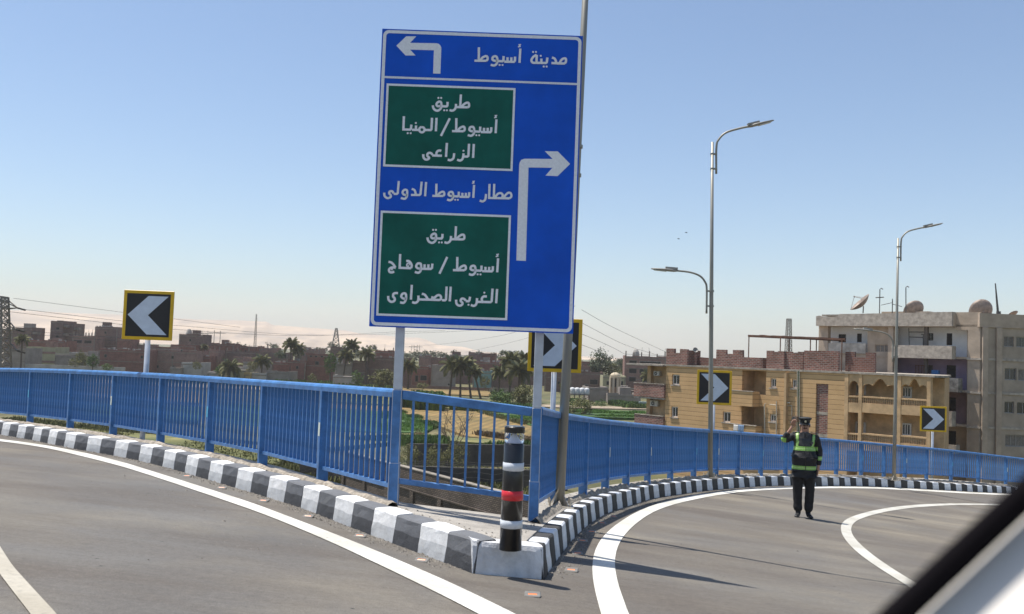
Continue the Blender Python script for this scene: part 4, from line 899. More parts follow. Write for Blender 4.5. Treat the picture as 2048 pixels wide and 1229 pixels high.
for r, nm in ((rec1, 1), (rec2, 2)):       # loggia cheeks and rear door
    obj('cheek', MB().box(r[0]-.14, r[0]-.002, .301, 1.9, r[2]-.3, r[3]+.05), yb, mats=YP); obj('cheek', MB().box(r[1]+.002, r[1]+.14, .301, 1.9, r[2]-.3, r[3]+.05), yb, mats=YP)
    d = yr(1515,760,1523.5,781) if nm == 1 else yr(1512.5,829,1523,853); e = win(yb, d, 1.86, .13, sill=False, mull=0, name='balcony_door')
obj('brick_panel', MB().box(strip[0], strip[1], .13, .29, strip[2], strip[3]), yb, mats=RB)
for v in (827, 872):
    r = yr(1631, v-3, 1655.5, v+3); obj('floor_band', MB().box(r[0]+.01, r[1]-.01, .115, .2, r[2], r[3]), yb, mats=SLAB)
mb = MB(); mb.prism([(X0-.12, -.10), (XE+.15, -.10), (XE+.15, 1.9), (XE-4.5, 13.1), (X0-.12, 13.1)], (0, 0, ZT), (1, 0, 0), (0, 1, 0), (0, 0, .16)); obj('roof', mb, yb, mats=SLAB)
# central balconies, clad in the same render
for (a, b) in ((yr(1473,783,1519,812), 1), (yr(1471,850,1525,880), 2)):
    mb = MB(); x0_, x1_, z0_, z1_ = a; P_ = [(x0_, z1_), (x1_, z1_), (x1_, z0_), (x0_+.45, z0_)] if b == 1 else [(x0_, z1_), (x1_, z1_), (x1_, z0_), (x0_, z0_)]
    mb.prism(P_, (0, -1.05, 0), (1, 0, 0), (0, 0, 1), (0, .12, 0)); mb.box(x0_+(.4 if b == 1 else 0), x1_-.002, -.93, -.002, z0_, z0_+.16); mb.box(x1_-.12, x1_-.001, -.93, -.002, z0_+.16, z1_); mb.box(x0_+.3, x0_+.42, -.93, -.002, z0_+.16, z1_)
    o = obj('balcony', mb, yb, mats=YW); obj('parapet_cap', MB().box(x0_-.05, x1_+.05, -1.1, -.88, z1_+.001, z1_+.07), o, mats=SLAB)
# things kept on the balcony
def cloth(name, r, ma, label, cat, grp=None):
    x0_, x1_, z0_, z1_ = r; mb = MB(); vv = []; nx, nz_ = 8, 5
    for j in range(nz_+1):
        for i in range(nx+1): vv.append((x0_+(x1_-x0_)*i/nx, -1.16 + .035*sin(i*2.1) - .01*j, z1_-(z1_-z0_)*j/nz_))
    mb.add(vv, [(j*(nx+1)+i, j*(nx+1)+i+1, (j+1)*(nx+1)+i+1, (j+1)*(nx+1)+i) for j in range(nz_) for i in range(nx)])
    me = mb.mesh(name, [ma], smooth=True); o = obj(name, me, loc=(15.3, 89.6, 0), rot=(0, 0, Wy.rz)); md = o.modifiers.new('t', 'SOLIDIFY'); md.thickness = .03; tag(o, label, cat, grp)
cloth('hanging_cloth', yr(1483,849.5,1492,862.5), mat('white_laundry', (.62, .60, .56), .9, var=.1), 'white cloth hung over the lower balcony of the ochre building', 'laundry')
cloth('hanging_cloth', yr(1492.3,850,1504,863.5), mat('blue_laundry', (.16, .24, .36), .9, var=.15), 'blue-grey cloth hung over the lower balcony of the ochre building', 'laundry')
# pipes
def pipe(pts, ma=PIPE, r=.06, name='drain_pipe', y=-.10):
    P_ = [Vector((Wy.a(u, v)[0], y, Wy.a(u, v)[1])) for u, v in pts]; obj(name, MB().tube(P_, r, 8), yb, mats=ma)
pipe([(1531,880),(1530.5,809),(1533,808)]); pipe([(1554,890),(1554.5,806),(1554.3,803)]); pipe([(1541,809.5),(1554,811)], r=.04, y=-.12); pipe([(1573,890),(1573.5,808)]); pipe([(1571,806.5),(1582,806)], r=.06, y=-.18); pipe([(1585,812),(1585,832)], r=.035); pipe([(1573,812),(1585,812)], r=.035)
pipe([(1598.2,895),(1598.5,742)], PIPG, .05, y=-.09); pipe([(1595.6,895),(1596.5,742)], PIPE, .04, y=-.12); pipe([(1600.3,895),(1600.6,744)], PIPE, .03)
r = yr(1571.5,747,1576,900); obj('pilaster', MB().box(r[0], r[1], -.35, -.001, r[2], r[3]), yb, mats=YP)
# roof battlements: slabs of red brick with merlons
def merlons(pts, dep=0, th=.25, ma=RB, base=ZT+.161, name='brick_battlement'):
    P_ = [Wy.a(u, v, dep) for u, v in pts]; P_ = [(a, max(b, base)) for a, b in P_]; P_ = [(P_[0][0], base)] + P_ + [(P_[-1][0], base)]
    mb = MB(); mb.prism(P_, (0, dep-.02, 0), (1, 0, 0), (0, 0, 1), (0, th, 0)); return obj(name, mb, yb, mats=ma)
merlons([(1333,697.3),(1349,697.6),(1349,706),(1360,706.3),(1360,698.3),(1375,699)]); x_ = Wy.a(1375, 699)[0]; obj('return_wall', MB().box(x_-.25, x_, .231, 2.0, ZT+.161, .95), yb, mats=RBD)
merlons([(1377,709),(1391,710)], .9); merlons([(1391,714),(1433,717.5)], 1.6, ma=RBD)
merlons([(1433,699.5),(1452.3,700),(1452.3,708),(1466,708.3),(1466,700.3),(1485.5,700.6),(1485.5,714.6),(1521,716)]); x_ = Wy.a(1521, 716)[0]; obj('return_wall', MB().box(x_+.002, x_+.25, -.02, 2.0, ZT+.161, Wy.a(1521,716)[1]), yb, mats=RBD)
x_ = Wy.a(1534, 716)[0]
merlons([(1533.5,701.6),(1546,702),(1546,704),(1556,704.3),(1556,702.5),(1568.5,703)]); merlons([(1570.2,703.5),(1584,704),(1584,706),(1596,705.5),(1596,703.8),(1607,704)], .25); merlons([(1608.4,701.5),(1677,703)], .1); merlons([(1691,704),(1709.5,704.5),(1709.5,714),(1732,715),(1732,705.5),(1750,706.5)], 2.5, ma=RBD)
# left end: set-back wall with two brick balconies and air conditioners
a = Wy.a(1296, 760, 1.2); obj('set_back_wall', MB().box(a[0], X0-.002, 1.2, 12.9, GZ, ZT-.1), yb, mats=YP)
r = yr(1272,729,1331,733); obj('roof_canopy', MB().box(r[0]-1, X0-.13, -.4, 4, ZT-.05, ZT+.12), yb, mats=SLAB)
for (u0, v0, u1, v1) in ((1271,768,1326,794), (1272,831,1324,856)):
    r = yr(u0, v0, u1, v1); mb = MB(); x0_, x1_, z0_, z1_ = r; x1_ = X0 - .01
    mb.box(x0_, x1_, -.25, -.10, z0_, z1_); mb.box(x0_, x0_+.15, -.10, 3.5, z0_, z1_); mb.box(x1_-.15, x1_, -.10, 1.19, z0_, z1_)
    o = obj('brick_balcony', mb, yb, mats=RB); obj('balcony_slab', MB().box(x0_+.01, x1_-.01, -.22, 3.4, z0_-.18, z0_-.001), o, mats=SLAB); obj('parapet_cap', MB().box(x0_-.04, x1_, -.29, -.06, z1_+.001, z1_+.07), o, mats=SLAB)
r = Wy.rect(1296, 736, 1303, 766, .9); obj('column', MB().box(r[0], r[1], .8, 1.19, GZ, ZT-.06), yb, mats=YP)
ACW = mat('ac_casing', (.52, .50, .45), .5, var=.12)
def ac(r, dep, label, ACW=ACW):
    x0_, x1_, z0_, z1_ = r; o = obj('air_conditioner', None, loc=(15.3, 89.6, 0), rot=(0, 0, Wy.rz)); tag(o, label, 'air conditioner', 'air conditioners on the ochre building')
    obj('casing', MB().box(x0_, x1_, dep, dep+.33, z0_, z1_), o, mats=ACW); cx = x0_+(x1_-x0_)*.38; cz = (z0_+z1_)/2; rr_ = (z1_-z0_)*.38
    mb = MB(); mb.prism([(rr_*cos(2*pi*i/16), rr_*sin(2*pi*i/16)) for i in range(16)], (cx, dep-.012, cz), (1, 0, 0), (0, 0, 1), (0, .010, 0)); obj('fan_grille', mb, o, mats=mat('grille_dark', (.06, .06, .06), .5, var=0))
    mb = MB(); mb.prism([(rr_*.3*cos(2*pi*i/10), rr_*.3*sin(2*pi*i/10)) for i in range(10)], (cx, dep-.02, cz), (1, 0, 0), (0, 0, 1), (0, .007, 0)); obj('fan_hub', mb, o, mats=ACW)
ac(Wy.rect(1300, 801.5, 1315, 813, .8), .8, 'air conditioner between the two brick balconies at the left end of the ochre building'); ac(Wy.rect(1307, 743, 1318.5, 752, .8), .8, 'air conditioner above the upper brick balcony of the ochre building'); ac(Wy.rect(1583, 833, 1594.5, 843.5, -.42), -.42, 'brown-grilled air conditioner beside the pipes, left of the policeman\'s cap', mat('brown_window_grille', (.17, .115, .08), .7, var=.2))  # last one stands in for a window grille, reusing the air conditioner build
# right end: two-storey arcade of loggias with balusters
colz = [(1689,1696.5),(1717.5,1724),(1795.5,1802),(1854,1861.5)]
zT = ZT - .002
for u0, u1 in colz: r = yr(u0, 800, u1, 801); obj('column', MB().box(max(r[0], X1+.004), r[1], -.05, .30, GZ, zT), yb, mats=YP)
spans = [(1696.5,1717.5),(1724,1795.5),(1802,1854)]
for (u0, u1) in spans:
    x0_ = Wy.a(u0, 800)[0]+.003; x1_ = Wy.a(u1, 800)[0]-.003; w_ = x1_-x0_
    # scalloped head beam
    zb_ = Wy.a((u0+u1)/2, 757)[1]; P_ = [(x0_, zT), (x0_, zb_-.75)]
    nlob = 1 if w_ < 1.8 else 3
    for L_ in range(nlob):
        for i in range(1, 8):
            t = i/8; xx = x0_ + w_*(L_+t)/nlob; mid = 1 if nlob == 1 else (1.0 if L_ == 1 else .45); P_.append((xx, zb_-.75 + .55*mid*sin(pi*t)**.6 + (.15 if L_ == 1 else 0)))
    P_ += [(x1_, zb_-.75), (x1_, zT)]
    mb = MB(); mb.prism(P_, (0, .02, 0), (1, 0, 0), (0, 0, 1), (0, .22, 0)); obj('arch_head', mb, yb, mats=YP)
    for (vt, vm, vb) in ((794.5, 808.5, 828), (869.5, 885.5, 905)):
        um = (u0+u1)/2; zt_ = Wy.a(um, vt + (um-1760)*.05)[1]; zm_ = Wy.a(um, vm + (um-1760)*.05)[1]; zb2 = Wy.a(um, vb + (um-1760)*.05)[1]
        mb = MB(); mb.box(x0_, x1_, -.02, .2, zt_-.12, zt_); obj('handrail', mb, yb, mats=YP)
        mb = MB(); mb.box(x0_, x1_, -.02, .2, zb2, zm_); mb.box(x0_, x1_, .2, 1.89, zb2, zb2+.2); obj('balcony_apron', mb, yb, mats=YP)
        mb = MB(); nb = max(3, int(w_/.17)); hgt = zt_-.12-zm_
        for k in range(nb):
            xx = x0_ + w_*(k+.5)/nb; mb.lathe([(.035, 0), (.05, hgt*.1), (.03, hgt*.2), (.055, hgt*.45), (.03, hgt*.8), (.05, hgt*.92), (.04, hgt)], 6, (xx, .09, zm_))
        obj('baluster_row', mb, yb, mats=YP)['kind'] = 'stuff'
for (u0, v0, u1, v1) in ((1709.7,768,1717,790), (1801.5,774,1822,796), (1709.7,844,1717.3,869), (1801.5,847,1821,872), (1724.5,769,1730,790), (1724.5,845,1730,869)):
    r = Wy.rect(u0, v0, u1, v1, 1.7); w__ = win(yb, r, 1.86, .12, sill=False, mull=2 if u1-u0 > 12 else 0)
# pergola on the roof
RUST = mat('rusty_metal', (.16, .075, .045), .75, var=.3, scale=4)
pg = thing('rooftop_pergola', 'thin rusty metal canopy on slender posts standing on the ochre building roof', 'pergola', (15.3, 89.6, 0), Wy.rz)
def pt(u, v, dep): a_ = Wy.a(u, v, dep); return Vector((a_[0], dep, a_[1]))
for u, v, dep in ((1498,673,2.2),(1561,676,2.2),(1621,679,2.2),(1684,681,2.2),(1578,675,7.5),(1633,678,7.5)):
    q = pt(u, v, dep); obj('post', MB().tube([(q.x, dep, ZT+.16), q], .05, 6), pg, mats=RUST)
q0 = pt(1497, 671.5, 2.2); q1 = pt(1690, 679.5, 2.2); q2 = pt(1497, 673.5, 8); q3 = pt(1690, 682, 8)
mb = MB(); mb.beam(q0, q1, .1, .14); mb.beam(q2, q3, .1, .12); mb.beam(q0, q2, .1, .12); mb.beam(q1, q3, .1, .12); obj('frame', mb, pg, mats=RUST)
mb = MB(); n_ = 16; vv = []
for i in range(n_+1):
    for j in range(5):
        f = .12 + .88*i/n_; g = j/4; p = q0.lerp(q1, f).lerp(q2.lerp(q3, f), g); vv.append((p.x, p.y, p.z + .10 + .05*noise.noise(Vector((i*.7, j, 0)))))
mb.add(vv, [(i*5+j, (i+1)*5+j, (i+1)*5+j+1, i*5+j+1) for i in range(n_) for j in range(4)]); o = obj('canopy_sheet', mb, pg, mats=RUST); md = o.modifiers.new('t', 'SOLIDIFY'); md.thickness = .04
# dishes
DISH = mat('dish_metal', (.30, .235, .19), .6, .2, var=.2, scale=3)
def dish(loc, r, aim, label, mount=.6, ma=DISH, boom=True, grp='satellite dishes on the roofs'):
    t = thing('satellite_dish', label, 'satellite dish', loc, 0, grp); d = Vector(aim).normalized(); q = d.to_track_quat('Z', 'Y').to_matrix(); c = Vector((0, 0, mount)); mb = MB(); n_ = 28; rg = 6; vv = []
    for i in range(rg+1):
        ri = r*i/rg
        for j in range(n_): vv.append(c + q @ Vector((ri*cos(2*pi*j/n_), ri*sin(2*pi*j/n_), .42*ri*ri/r)))
    mb.add(vv, [(i*n_+j, i*n_+(j+1) % n_, (i+1)*n_+(j+1) % n_, (i+1)*n_+j) for i in range(rg) for j in range(n_)]); o = obj('reflector', mb, t, mats=ma, smooth=True); md = o.modifiers.new('t', 'SOLIDIFY'); md.thickness = .03
    obj('mast', MB().tube([(0, 0, 0), c - d*.05], .05*max(.5, r), 8), t, mats=ma)
    if boom:
        f = c + d*r*1.05; mb = MB()
        for k in range(3): a_ = 2*pi*k/3+.5; mb.tube([c + q @ Vector((r*cos(a_), r*sin(a_), .42*r)), f], .018*max(.7, r), 5)
        mb.tube([f - d*.08, f + d*.08], .06, 8); obj('feed_arm', mb, t, mats=ma)
    return t
def onw(W, u, v, dep): a_ = W.a(u, v, dep); p = W.o + W.d*a_[0] - W.n*dep; return Vector((p.x, p.y, a_[1]))
q = onw(Wy, 1390, 709, 1.0); dish(q, .27, (.2, -1, .5), 'small round satellite dish on the ochre building parapet', .36, mat('grey_dish', (.25, .24, .22), .5, .3, var=.1), False)

# ------------------------------------------------ grey tower block
Wg = Wall((42.1, 83.0), (.68, -.73)); gb = thing('apartment_building', 'tall grey apartment block with white and violet loggias and roof dishes', 'building', (42.1, 83.0, 0), Wg.rz)
GW = mat('grey_render', (.46, .365, .275), .92, var=.13, scale=.8, bump=.5, bscale=6, detail=10); GWP = mat('peeling_render', (.48, .42, .345), .92, col2=(.27, .23, .19), scale=2.2, bump=1, bscale=5, detail=12)
WPL = mat('white_plaster', (.78, .77, .76), .85, var=.05, scale=1); VIO = mat('violet_plaster', (.30, .23, .33), .9, var=.15, scale=.8); PNK = mat('pink_plaster', (.36, .24, .26), .9, var=.15, scale=.8)
DWD = mat('dark_wood', (.05, .035, .028), .6, var=.2); SHUT = mat('grey_shutter', (.20, .175, .15), .7, var=.2, scale=5)
gr_ = lambda *a, **k: Wg.rect(*a, **k)
ZR = Wg.a(1900, 625)[1]; GX0 = Wg.a(1641, 640)[0]; GB1 = Wg.a(1936, 660)[0]
REC = 1.4
# back plane made storey by storey
lv = [Wg.a(1900, v)[1] for v in (654, 718, 784, 852)]
SH = lv[0]-lv[1]
def back(x0_, x1_, z0_, z1_, ma, holes=()): return wall_with_holes('wall', gb, x0_, x1_, z0_, z1_, list(holes), REC, REC+.2, ma)
def gh(u0, v0, u1, v1): return gr_(u0, v0, u1, v1, dep=REC)
h1 = [gh(1677,669,1692,685), gh(1714,667.5,1723.5,685), gh(1856.5,667,1866.5,681.5), gh(1893,667,1904.5,691)]
h2 = [gh(1855,731,1865.5,746.5), gh(1893,731,1912,756)]; h3 = [gh(1893,795.5,1912,822)]; h4 = [gh(1893,862,1912,890)]
back(GX0, GB1+.9, lv[1]+.2, lv[0]+.25, WPL, h1); back(GX0, GB1+.9, lv[2]+.2, lv[1]+.2, VIO, h2); back(GX0, GB1+.9, lv[3]+.2, lv[2]+.2, PNK, h3); back(GX0, GB1+.9, GZ, lv[3]+.2, GW, h4)
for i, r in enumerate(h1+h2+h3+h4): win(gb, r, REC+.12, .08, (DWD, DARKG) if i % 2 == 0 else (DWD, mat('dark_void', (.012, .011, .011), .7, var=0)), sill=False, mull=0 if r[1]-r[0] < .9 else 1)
obj('core', MB().box(GX0, -.3, REC+.25, 13, GZ, ZR-.3), gb, mats=GW)
for z in lv: obj('floor_slab', MB().box(GX0, -.3, .02, REC-.002, z-.001, z+.2), gb, mats=GW)
# front elements
def front(name, u0, v0, u1, v1, ma, y0=0, y1=.22, x0_=None, x1_=None):
    r = gr_(u0, v0, u1, v1); return obj(name, MB().box(r[0] if x0_ is None else x0_, r[1] if x1_ is None else x1_, y0, y1, r[2], r[3]), gb, mats=ma)
zp = Wg.a(1900, 654)[1]
P_ = [(GX0, zp)] + [(Wg.a(u, v)[0], Wg.a(u, v)[1]) for u, v in [(1641,634),(1647,632.5),(1655,634.5),(1668,635.5),(1684,634),(1687,629.5),(1740,629),(1741,628.6),(1792,628),(1860,626),(1912,625.3)]] + [(Wg.a(1912, 654)[0], zp)]
mb = MB(); mb.prism(P_, (0, -.9, 0), (1, 0, 0), (0, 0, 1), (0, .2, 0)); obj('roof_parapet', mb, gb, mats=GWP)
xe = Wg.a(1912, 654)[0]; obj('parapet_return', MB().box(xe-.2, xe-.001, -.699, -.002, zp, ZR), gb, mats=GW); obj('roof_overhang', MB().box(GX0, xe-.002, -.69, .3, zp, zp+.2), gb, mats=GW)
obj('roof_parapet', MB().box(xe, .0, .02, .25, zp-.3, ZR), gb, mats=GW)
r = gr_(1734, 654, 1781, 700); obj('pier_wall', wall_with_holes('x', gb, r[0], Wg.a(1791, 700)[0], GZ, zp-.002, [gr_(1749,689.5,1777.5,705)], .0, .3, GW).data, gb) if False else wall_with_holes('pier_wall', gb, r[0], Wg.a(1791, 700)[0], GZ, zp-.002, [gr_(1749,689.5,1777.5,705)], .1, .4, GW)
win(gb, gr_(1749,689.5,1777.5,705), .25, .07, (GW, SHUT), False, 2)
r = gr_(1781, 654, 1791, 720); obj('pillar', MB().box(r[0], r[1], -.55, .099, GZ, zp-.003), gb, mats=GW)
obj('pillar', MB().box(GX0, GX0+1.0, -.3, .3, GZ, zp-.003), gb, mats=GW)
front('balcony_parapet', 1641, 686.5, 1733, 706.5, mat('stained_white_wall', (.50, .46, .40), .9, col2=(.27, .24, .20), scale=1.6, detail=12), -.2, .02)
front('lower_wall', 1641, 706.8, 1733, 790, GW, 0, .2)
for (u0, v0, u1, v1, ma) in ((1792,692,1912,717.5,GWP), (1862,756,1925,783.5,mat('blackened_concrete', (.30, .28, .25), .95, col2=(.06, .055, .05), scale=1.7, detail=12)), (1880,822.5,1912,852,GWP), (1866,888,1920,905,GWP)):
    r = gr_(u0, v0, u1, v1); mb = MB(); mb.box(r[0], r[1], -.95, -.80, r[2], r[3]); mb.box(r[1]-.15, r[1]-.001, -.80, -.001, r[2], r[3]); mb.box(r[0], r[0]+.15, -.80, -.001, r[2], r[3]); mb.box(r[0]+.15, r[1]-.15, -.799, .02, r[2], r[2]+.18); obj('balcony_parapet', mb, gb, mats=ma)
r = gr_(1935.5, 654, 1962, 720); obj('corner_pier', MB().box(r[0], -.002, .0, .5, GZ, zp-.31), gb, mats=GW)
obj('side_cheek', MB().box(r[0], r[0]+.25, .501, REC-.01, GZ, zp-.31), gb, mats=GW)
for z in lv[1:]: obj('string_course', MB().box(r[0]-.05, .12, -.12, -.001, z-.05, z+.13), gb, mats=GWP)
r = gr_(1845, 655, 1852, 700); obj('pillar', MB().box(r[0], r[1], .3, .6, lv[3], zp-.01), gb, mats=mat('dark_grey_render', (.15, .135, .125), .9, var=.1))
mb = MB()
for a_, b_2 in (((1813,656),(1814,692)), ((1814,664),(1845,664)), ((1814,674),(1842,675)), ((1842,669),(1842,692)), ((1838,669),(1845,669))):
    A_ = Wg.a(*a_); B_ = Wg.a(*b_2); mb.tube([(A_[0], .5, A_[1]), (B_[0], .5, B_[1])], .045, 6)
obj('pipe_frame', mb, gb, mats=mat('grey_steel', (.10, .10, .10), .5, .4, var=.1))
r = gr_(1868, 748.5, 1882, 754); tag(obj('blue_tub', bevel(MB().box(r[0], r[1], -.6, -.2, r[2], r[3]+.35).mesh('blue_tub', [mat('blue_plastic', (.02, .12, .30), .5, var=0)]), .03, 2), loc=(42.1, 83, 0), rot=(0, 0, Wg.rz)), 'blue tub on the violet balcony of the grey tower block', 'tub')
r = gr_(1831, 731, 1849, 750, dep=.3); mb = MB()
for k in range(7): xx = r[0]+(r[1]-r[0])*k/6; mb.tube([(xx, .3, r[2]), (xx, .3, r[3])], .035, 5)
mb.tube([(r[0], .3, r[3]), (r[1], .3, r[3])], .035, 5); obj('rust_grille', mb, gb, mats=RUST)
# right face (shaded), turned to the camera
Wf = Wall((42.1, 83.0), (1, .09)); face = obj('right_face', None, gb); face.matrix_parent_inverse = gb.matrix_world.inverted()
bpy.data.objects.remove(face)
rot = Wf.rz - Wg.rz
def fr(*a, **k): return Wf.rect(*a, **k)
FH = [fr(2008,673.5,2027.5,694), fr(2032.5,674.5,2056,695), fr(2009.5,737,2033,760.5), fr(2036.5,739,2060,762), fr(2009,803.5,2028,827), fr(2034,805,2060,829), fr(2010.5,870,2056,894)]
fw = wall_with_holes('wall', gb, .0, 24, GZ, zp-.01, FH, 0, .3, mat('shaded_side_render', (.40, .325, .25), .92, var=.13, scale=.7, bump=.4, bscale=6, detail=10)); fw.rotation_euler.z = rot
o = obj('roof_parapet', MB().box(-.15, 24, -.15, .15, zp-.009, Wf.a(1990, 628)[1]), gb, rot=(0, 0, rot), mats=GW)
for i, r in enumerate(FH): w__ = win(gb, r, .2, .07, (mat('aluminium', (.30, .29, .27), .5, .3, var=.1), DARKG if i % 3 else SHUT), False, 3 if r[1]-r[0] > 1.5 else 1); w__.rotation_euler.z = rot
for z in lv[1:]: obj('string_course', MB().box(.05, 24, -.10, -.001, z-.05, z+.15), gb, rot=(0, 0, rot), mats=GWP)
for u in (1968, 1996): x_ = Wf.a(u, 700)[0]; obj('pilaster', MB().box(x_-.25, x_+.25, -.25, -.101, GZ, zp-.02), gb, rot=(0, 0, rot), mats=GW)
obj('core', MB().box(.1, 24, .4, 14, GZ, zp-.02), gb, rot=(0, 0, rot), mats=GW)
rf = obj('roof', MB().box(GX0, -.2, .26, 13, ZR-.28, ZR-.12), gb, mats=SLAB)
# roof furniture
q = onw(Wg, 1726, 627, 1.0); dish(q, 1.18, (-.75, .1, .78), 'large tilted dish at the left of the grey roof, facing the sky', .75)
q = onw(Wg, 1831, 629, 3.0); dish(q, 1.02, (-.1, 1, .55), 'dish seen from behind in the middle of the grey roof', .25, boom=False)
q = onw(Wf, 1966, 631, 3.0); dish(q, 1.12, (0, 1, .35), 'largest dish seen from behind, near the corner of the grey roof', .30, boom=False)
q = onw(Wf, 2028, 634, 3.0); dish(q, .45, (-.2, .5, .8), 'small low dish near the right picture edge on the grey roof', .15, boom=False)
AN = mat('antenna_metal', (.10, .095, .09), .5, .5, var=.1)
def antenna(u, vb, vt, label, kind, du=0):
    q = onw(Wg, u, vb, 2.0); h = (vb-vt)/FPX*q.y; t = thing('roof_antenna', label, 'antenna', q, 0, 'antennas on the grey roof'); dx = du/FPX*q.y
    pts = [(0, 0, -.3), (dx, 0, h)]
    if kind == 'hook': pts += [(dx+.12, 0, h+.12), (dx+.3, 0, h+.02)]
    obj('mast', MB().tube(pts, .045 if kind != 'thick' else [.12, .05], 6), t, mats=AN)
    if kind == 'hook' and 'crossbar' in label: obj('crossbar', MB().tube([(-.4, 0, h*.66), (.4, 0, h*.69)], .05, 6), t, mats=AN); 
    if kind == 'yagi':
        obj('boom', MB().tube([(-1.1, 0, h*.55), (0, 0, h*.75)], .03, 5), t, mats=AN); obj('boom', MB().tube([(0, 0, h*.65), (.95, 0, h*.5)], .03, 5), t, mats=AN)
    if kind == 'thick': obj('foot', MB().tube([(0, 0, -.3), (0, 0, .35)], .2, 8), t, mats=AN)
antenna(1759, 629, 579, 'antenna mast with a crossbar, left of the lamp pole on the grey roof', 'hook'); antenna(1784.5, 628, 598, 'thin antenna with slanting boom just left of the lamp pole', 'yagi'); antenna(1812, 627, 575, 'tall hooked antenna just right of the lamp pole', 'hook', -1); antenna(1997, 631, 567, 'thick leaning pole near the right end of the grey roof', 'thick', -7)
r = gr_(1763, 623.5, 1858, 629, dep=3); obj('stair_head', MB().box(r[0], r[1], 3, 6, ZR-.2, r[3]), gb, mats=GW)

# ================================================================== VILLAGE ACROSS THE FIELDS
VB = [brick_mat('village_brick_a', (.40, .16, .12), (.30, .125, .095), (.16, .12, .10), .5, .16, stain=.4, msize=.14),
      brick_mat('village_brick_b', (.31, .19, .155), (.25, .155, .13), (.12, .10, .085), .5, .16, stain=.35, msize=.14),
      brick_mat('village_brick_c', (.45, .26, .205), (.36, .21, .17), (.19, .15, .13), .5, .16, stain=.4, msize=.14)]
VG = mat('village_grey_block', (.28, .24, .205), .95, var=.14, scale=.5, detail=10); VC = mat('village_cream', (.36, .33, .20), .9, var=.1, scale=.5); VP = mat('village_pale', (.40, .37, .33), .9, var=.15, scale=.4)
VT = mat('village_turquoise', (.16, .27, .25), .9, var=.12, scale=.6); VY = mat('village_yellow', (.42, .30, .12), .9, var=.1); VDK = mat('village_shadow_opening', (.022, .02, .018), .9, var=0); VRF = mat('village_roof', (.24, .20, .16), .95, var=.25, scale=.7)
MS = {'a': VB[0], 'b': VB[1], 'c': VB[2], 'g': VG, 'C': VC, 'p': VP, 't': VT, 'y': VY}
def house(u0, u1, vt, d, ma, label, vb=None, floors=None, wins=(), stubs=0, ry=0, extra=None, deep=9, cat='house', bands=True, seed=0):
    """vt: roof line; d: distance. Base is the valley floor"""
    um = (u0+u1)/2; c = hity(um, vt, d); xa = hity(u0, vt, d).x; xb = hity(u1, vt, d).x; w = xb-xa; top = c.z; h = top-GZ
    t = thing('house', label, cat, ((xa+xb)/2, d, GZ), ry, 'brick houses of the village'); rr_ = random.Random(int(u0*7+vt)); M_ = MS[ma]
    obj('wall', MB().box(-w/2, w/2, 0, deep, -.2, h), t, mats=M_)
    # parapet with uneven top
    mb = MB(); n_ = max(2, int(w/2.2)); th = .25
    for k in range(n_):
        a_ = -w/2 + w*k/n_; b_2 = -w/2 + w*(k+1)/n_; mb.box(a_, b_2-.001, .001, th, h+.001, h+.25+rr_.random()*.5)
    mb.box(-w/2, -w/2+th, th, deep, h+.001, h+.5); mb.box(w/2-th, w/2, th, deep, h+.001, h+.6); obj('parapet', mb, t, mats=M_)
    obj('roof', MB().box(-w/2+th, w/2-th, th, deep-.01, h+.001, h+.12), t, mats=VRF)
    fl = floors if floors is not None else max(1, int(h/3.1))
    if bands:
        for k in range(1, fl+1):
            z = h - (k-1)*3.1 if k == 1 else h - (k-1)*3.05
            if z > 1: obj('floor_band', MB().box(-w/2-.02, w/2+.02, -.05, -.001, z-.22, z), t, mats=VRF)
        for k in range(int(w/5.5)+1):
            x_ = -w/2 + .25 + (w-.5)*k/max(1, int(w/5.5)); obj('column', MB().box(x_-.16, x_+.16, -.04, -.0015, -.1, h-.225), t, mats=VRF) if rr_.random() < .6 else None
    for (fx, fz, ww, wh) in wins:
        x_ = -w/2 + w*fx; z_ = h*fz; o = obj('window', MB().box(x_-ww/2, x_+ww/2, -.06, .02, z_-wh/2, z_+wh/2), t, mats=VP if rr_.random() < .25 else VRF); obj('pane', MB().box(x_-ww/2+.1, x_+ww/2-.1, -.075, -.061, z_-wh/2+.1, z_+wh/2-.1), o, mats=VDK)
    if not wins and w > 5:
        for k in range(int(w/4.5)):
            for q in range(fl):
                if rr_.random() < .42:
                    x_ = -w/2 + w*(k+.5)/int(w/4.5) + rr_.uniform(-.5, .5); z_ = h-1.6-q*3.05
                    if z_ > 1: o = obj('window', MB().box(x_-.42, x_+.42, -.06, .02, z_-.5, z_+.5), t, mats=VRF); obj('pane', MB().box(x_-.33, x_+.33, -.075, -.061, z_-.41, z_+.41), o, mats=VDK)
    for k in range(stubs):
        x_ = -w/2 + .3 + (w-.6)*k/max(1, stubs-1); obj('column_stub', MB().box(x_-.16, x_+.16, .3, .62, h+.1, h+1.1+rr_.random()*.9), t, mats=VRF)
        if rr_.random() < .5: obj('rebar', MB().tube([(x_, .45, h+1), (x_+rr_.uniform(-.2, .2), .45, h+2.9)], .05, 4), t, mats=VRF)
    if rr_.random() < .5 and w > 5:
        mb = MB(); mb.box(-w/2-.05, w/2+.05, -.08, .3, h+.76, h+.86)
        obj('coping', mb, t, mats=VP if rr_.random() < .5 else VRF)
    if rr_.random() < .55 and w > 6 and not stubs:
        a_ = rr_.uniform(-w/2+.6, w/2-3.6); b_2 = rr_.uniform(2, 3); obj('roof_room', MB().box(a_, a_+b_2, 1.2, 4, h+.125, h+rr_.uniform(1.3, 2.3)), t, mats=MS[rr_.choice('abcg')])
    if extra == 'dovecote': obj('dove_tower', MB().lathe([(1.0, 0), (1.05, .8), (.9, 1.6), (.55, 2.3), (.2, 2.5)], 12, (-w*.22, 3, h)), t, mats=VP)
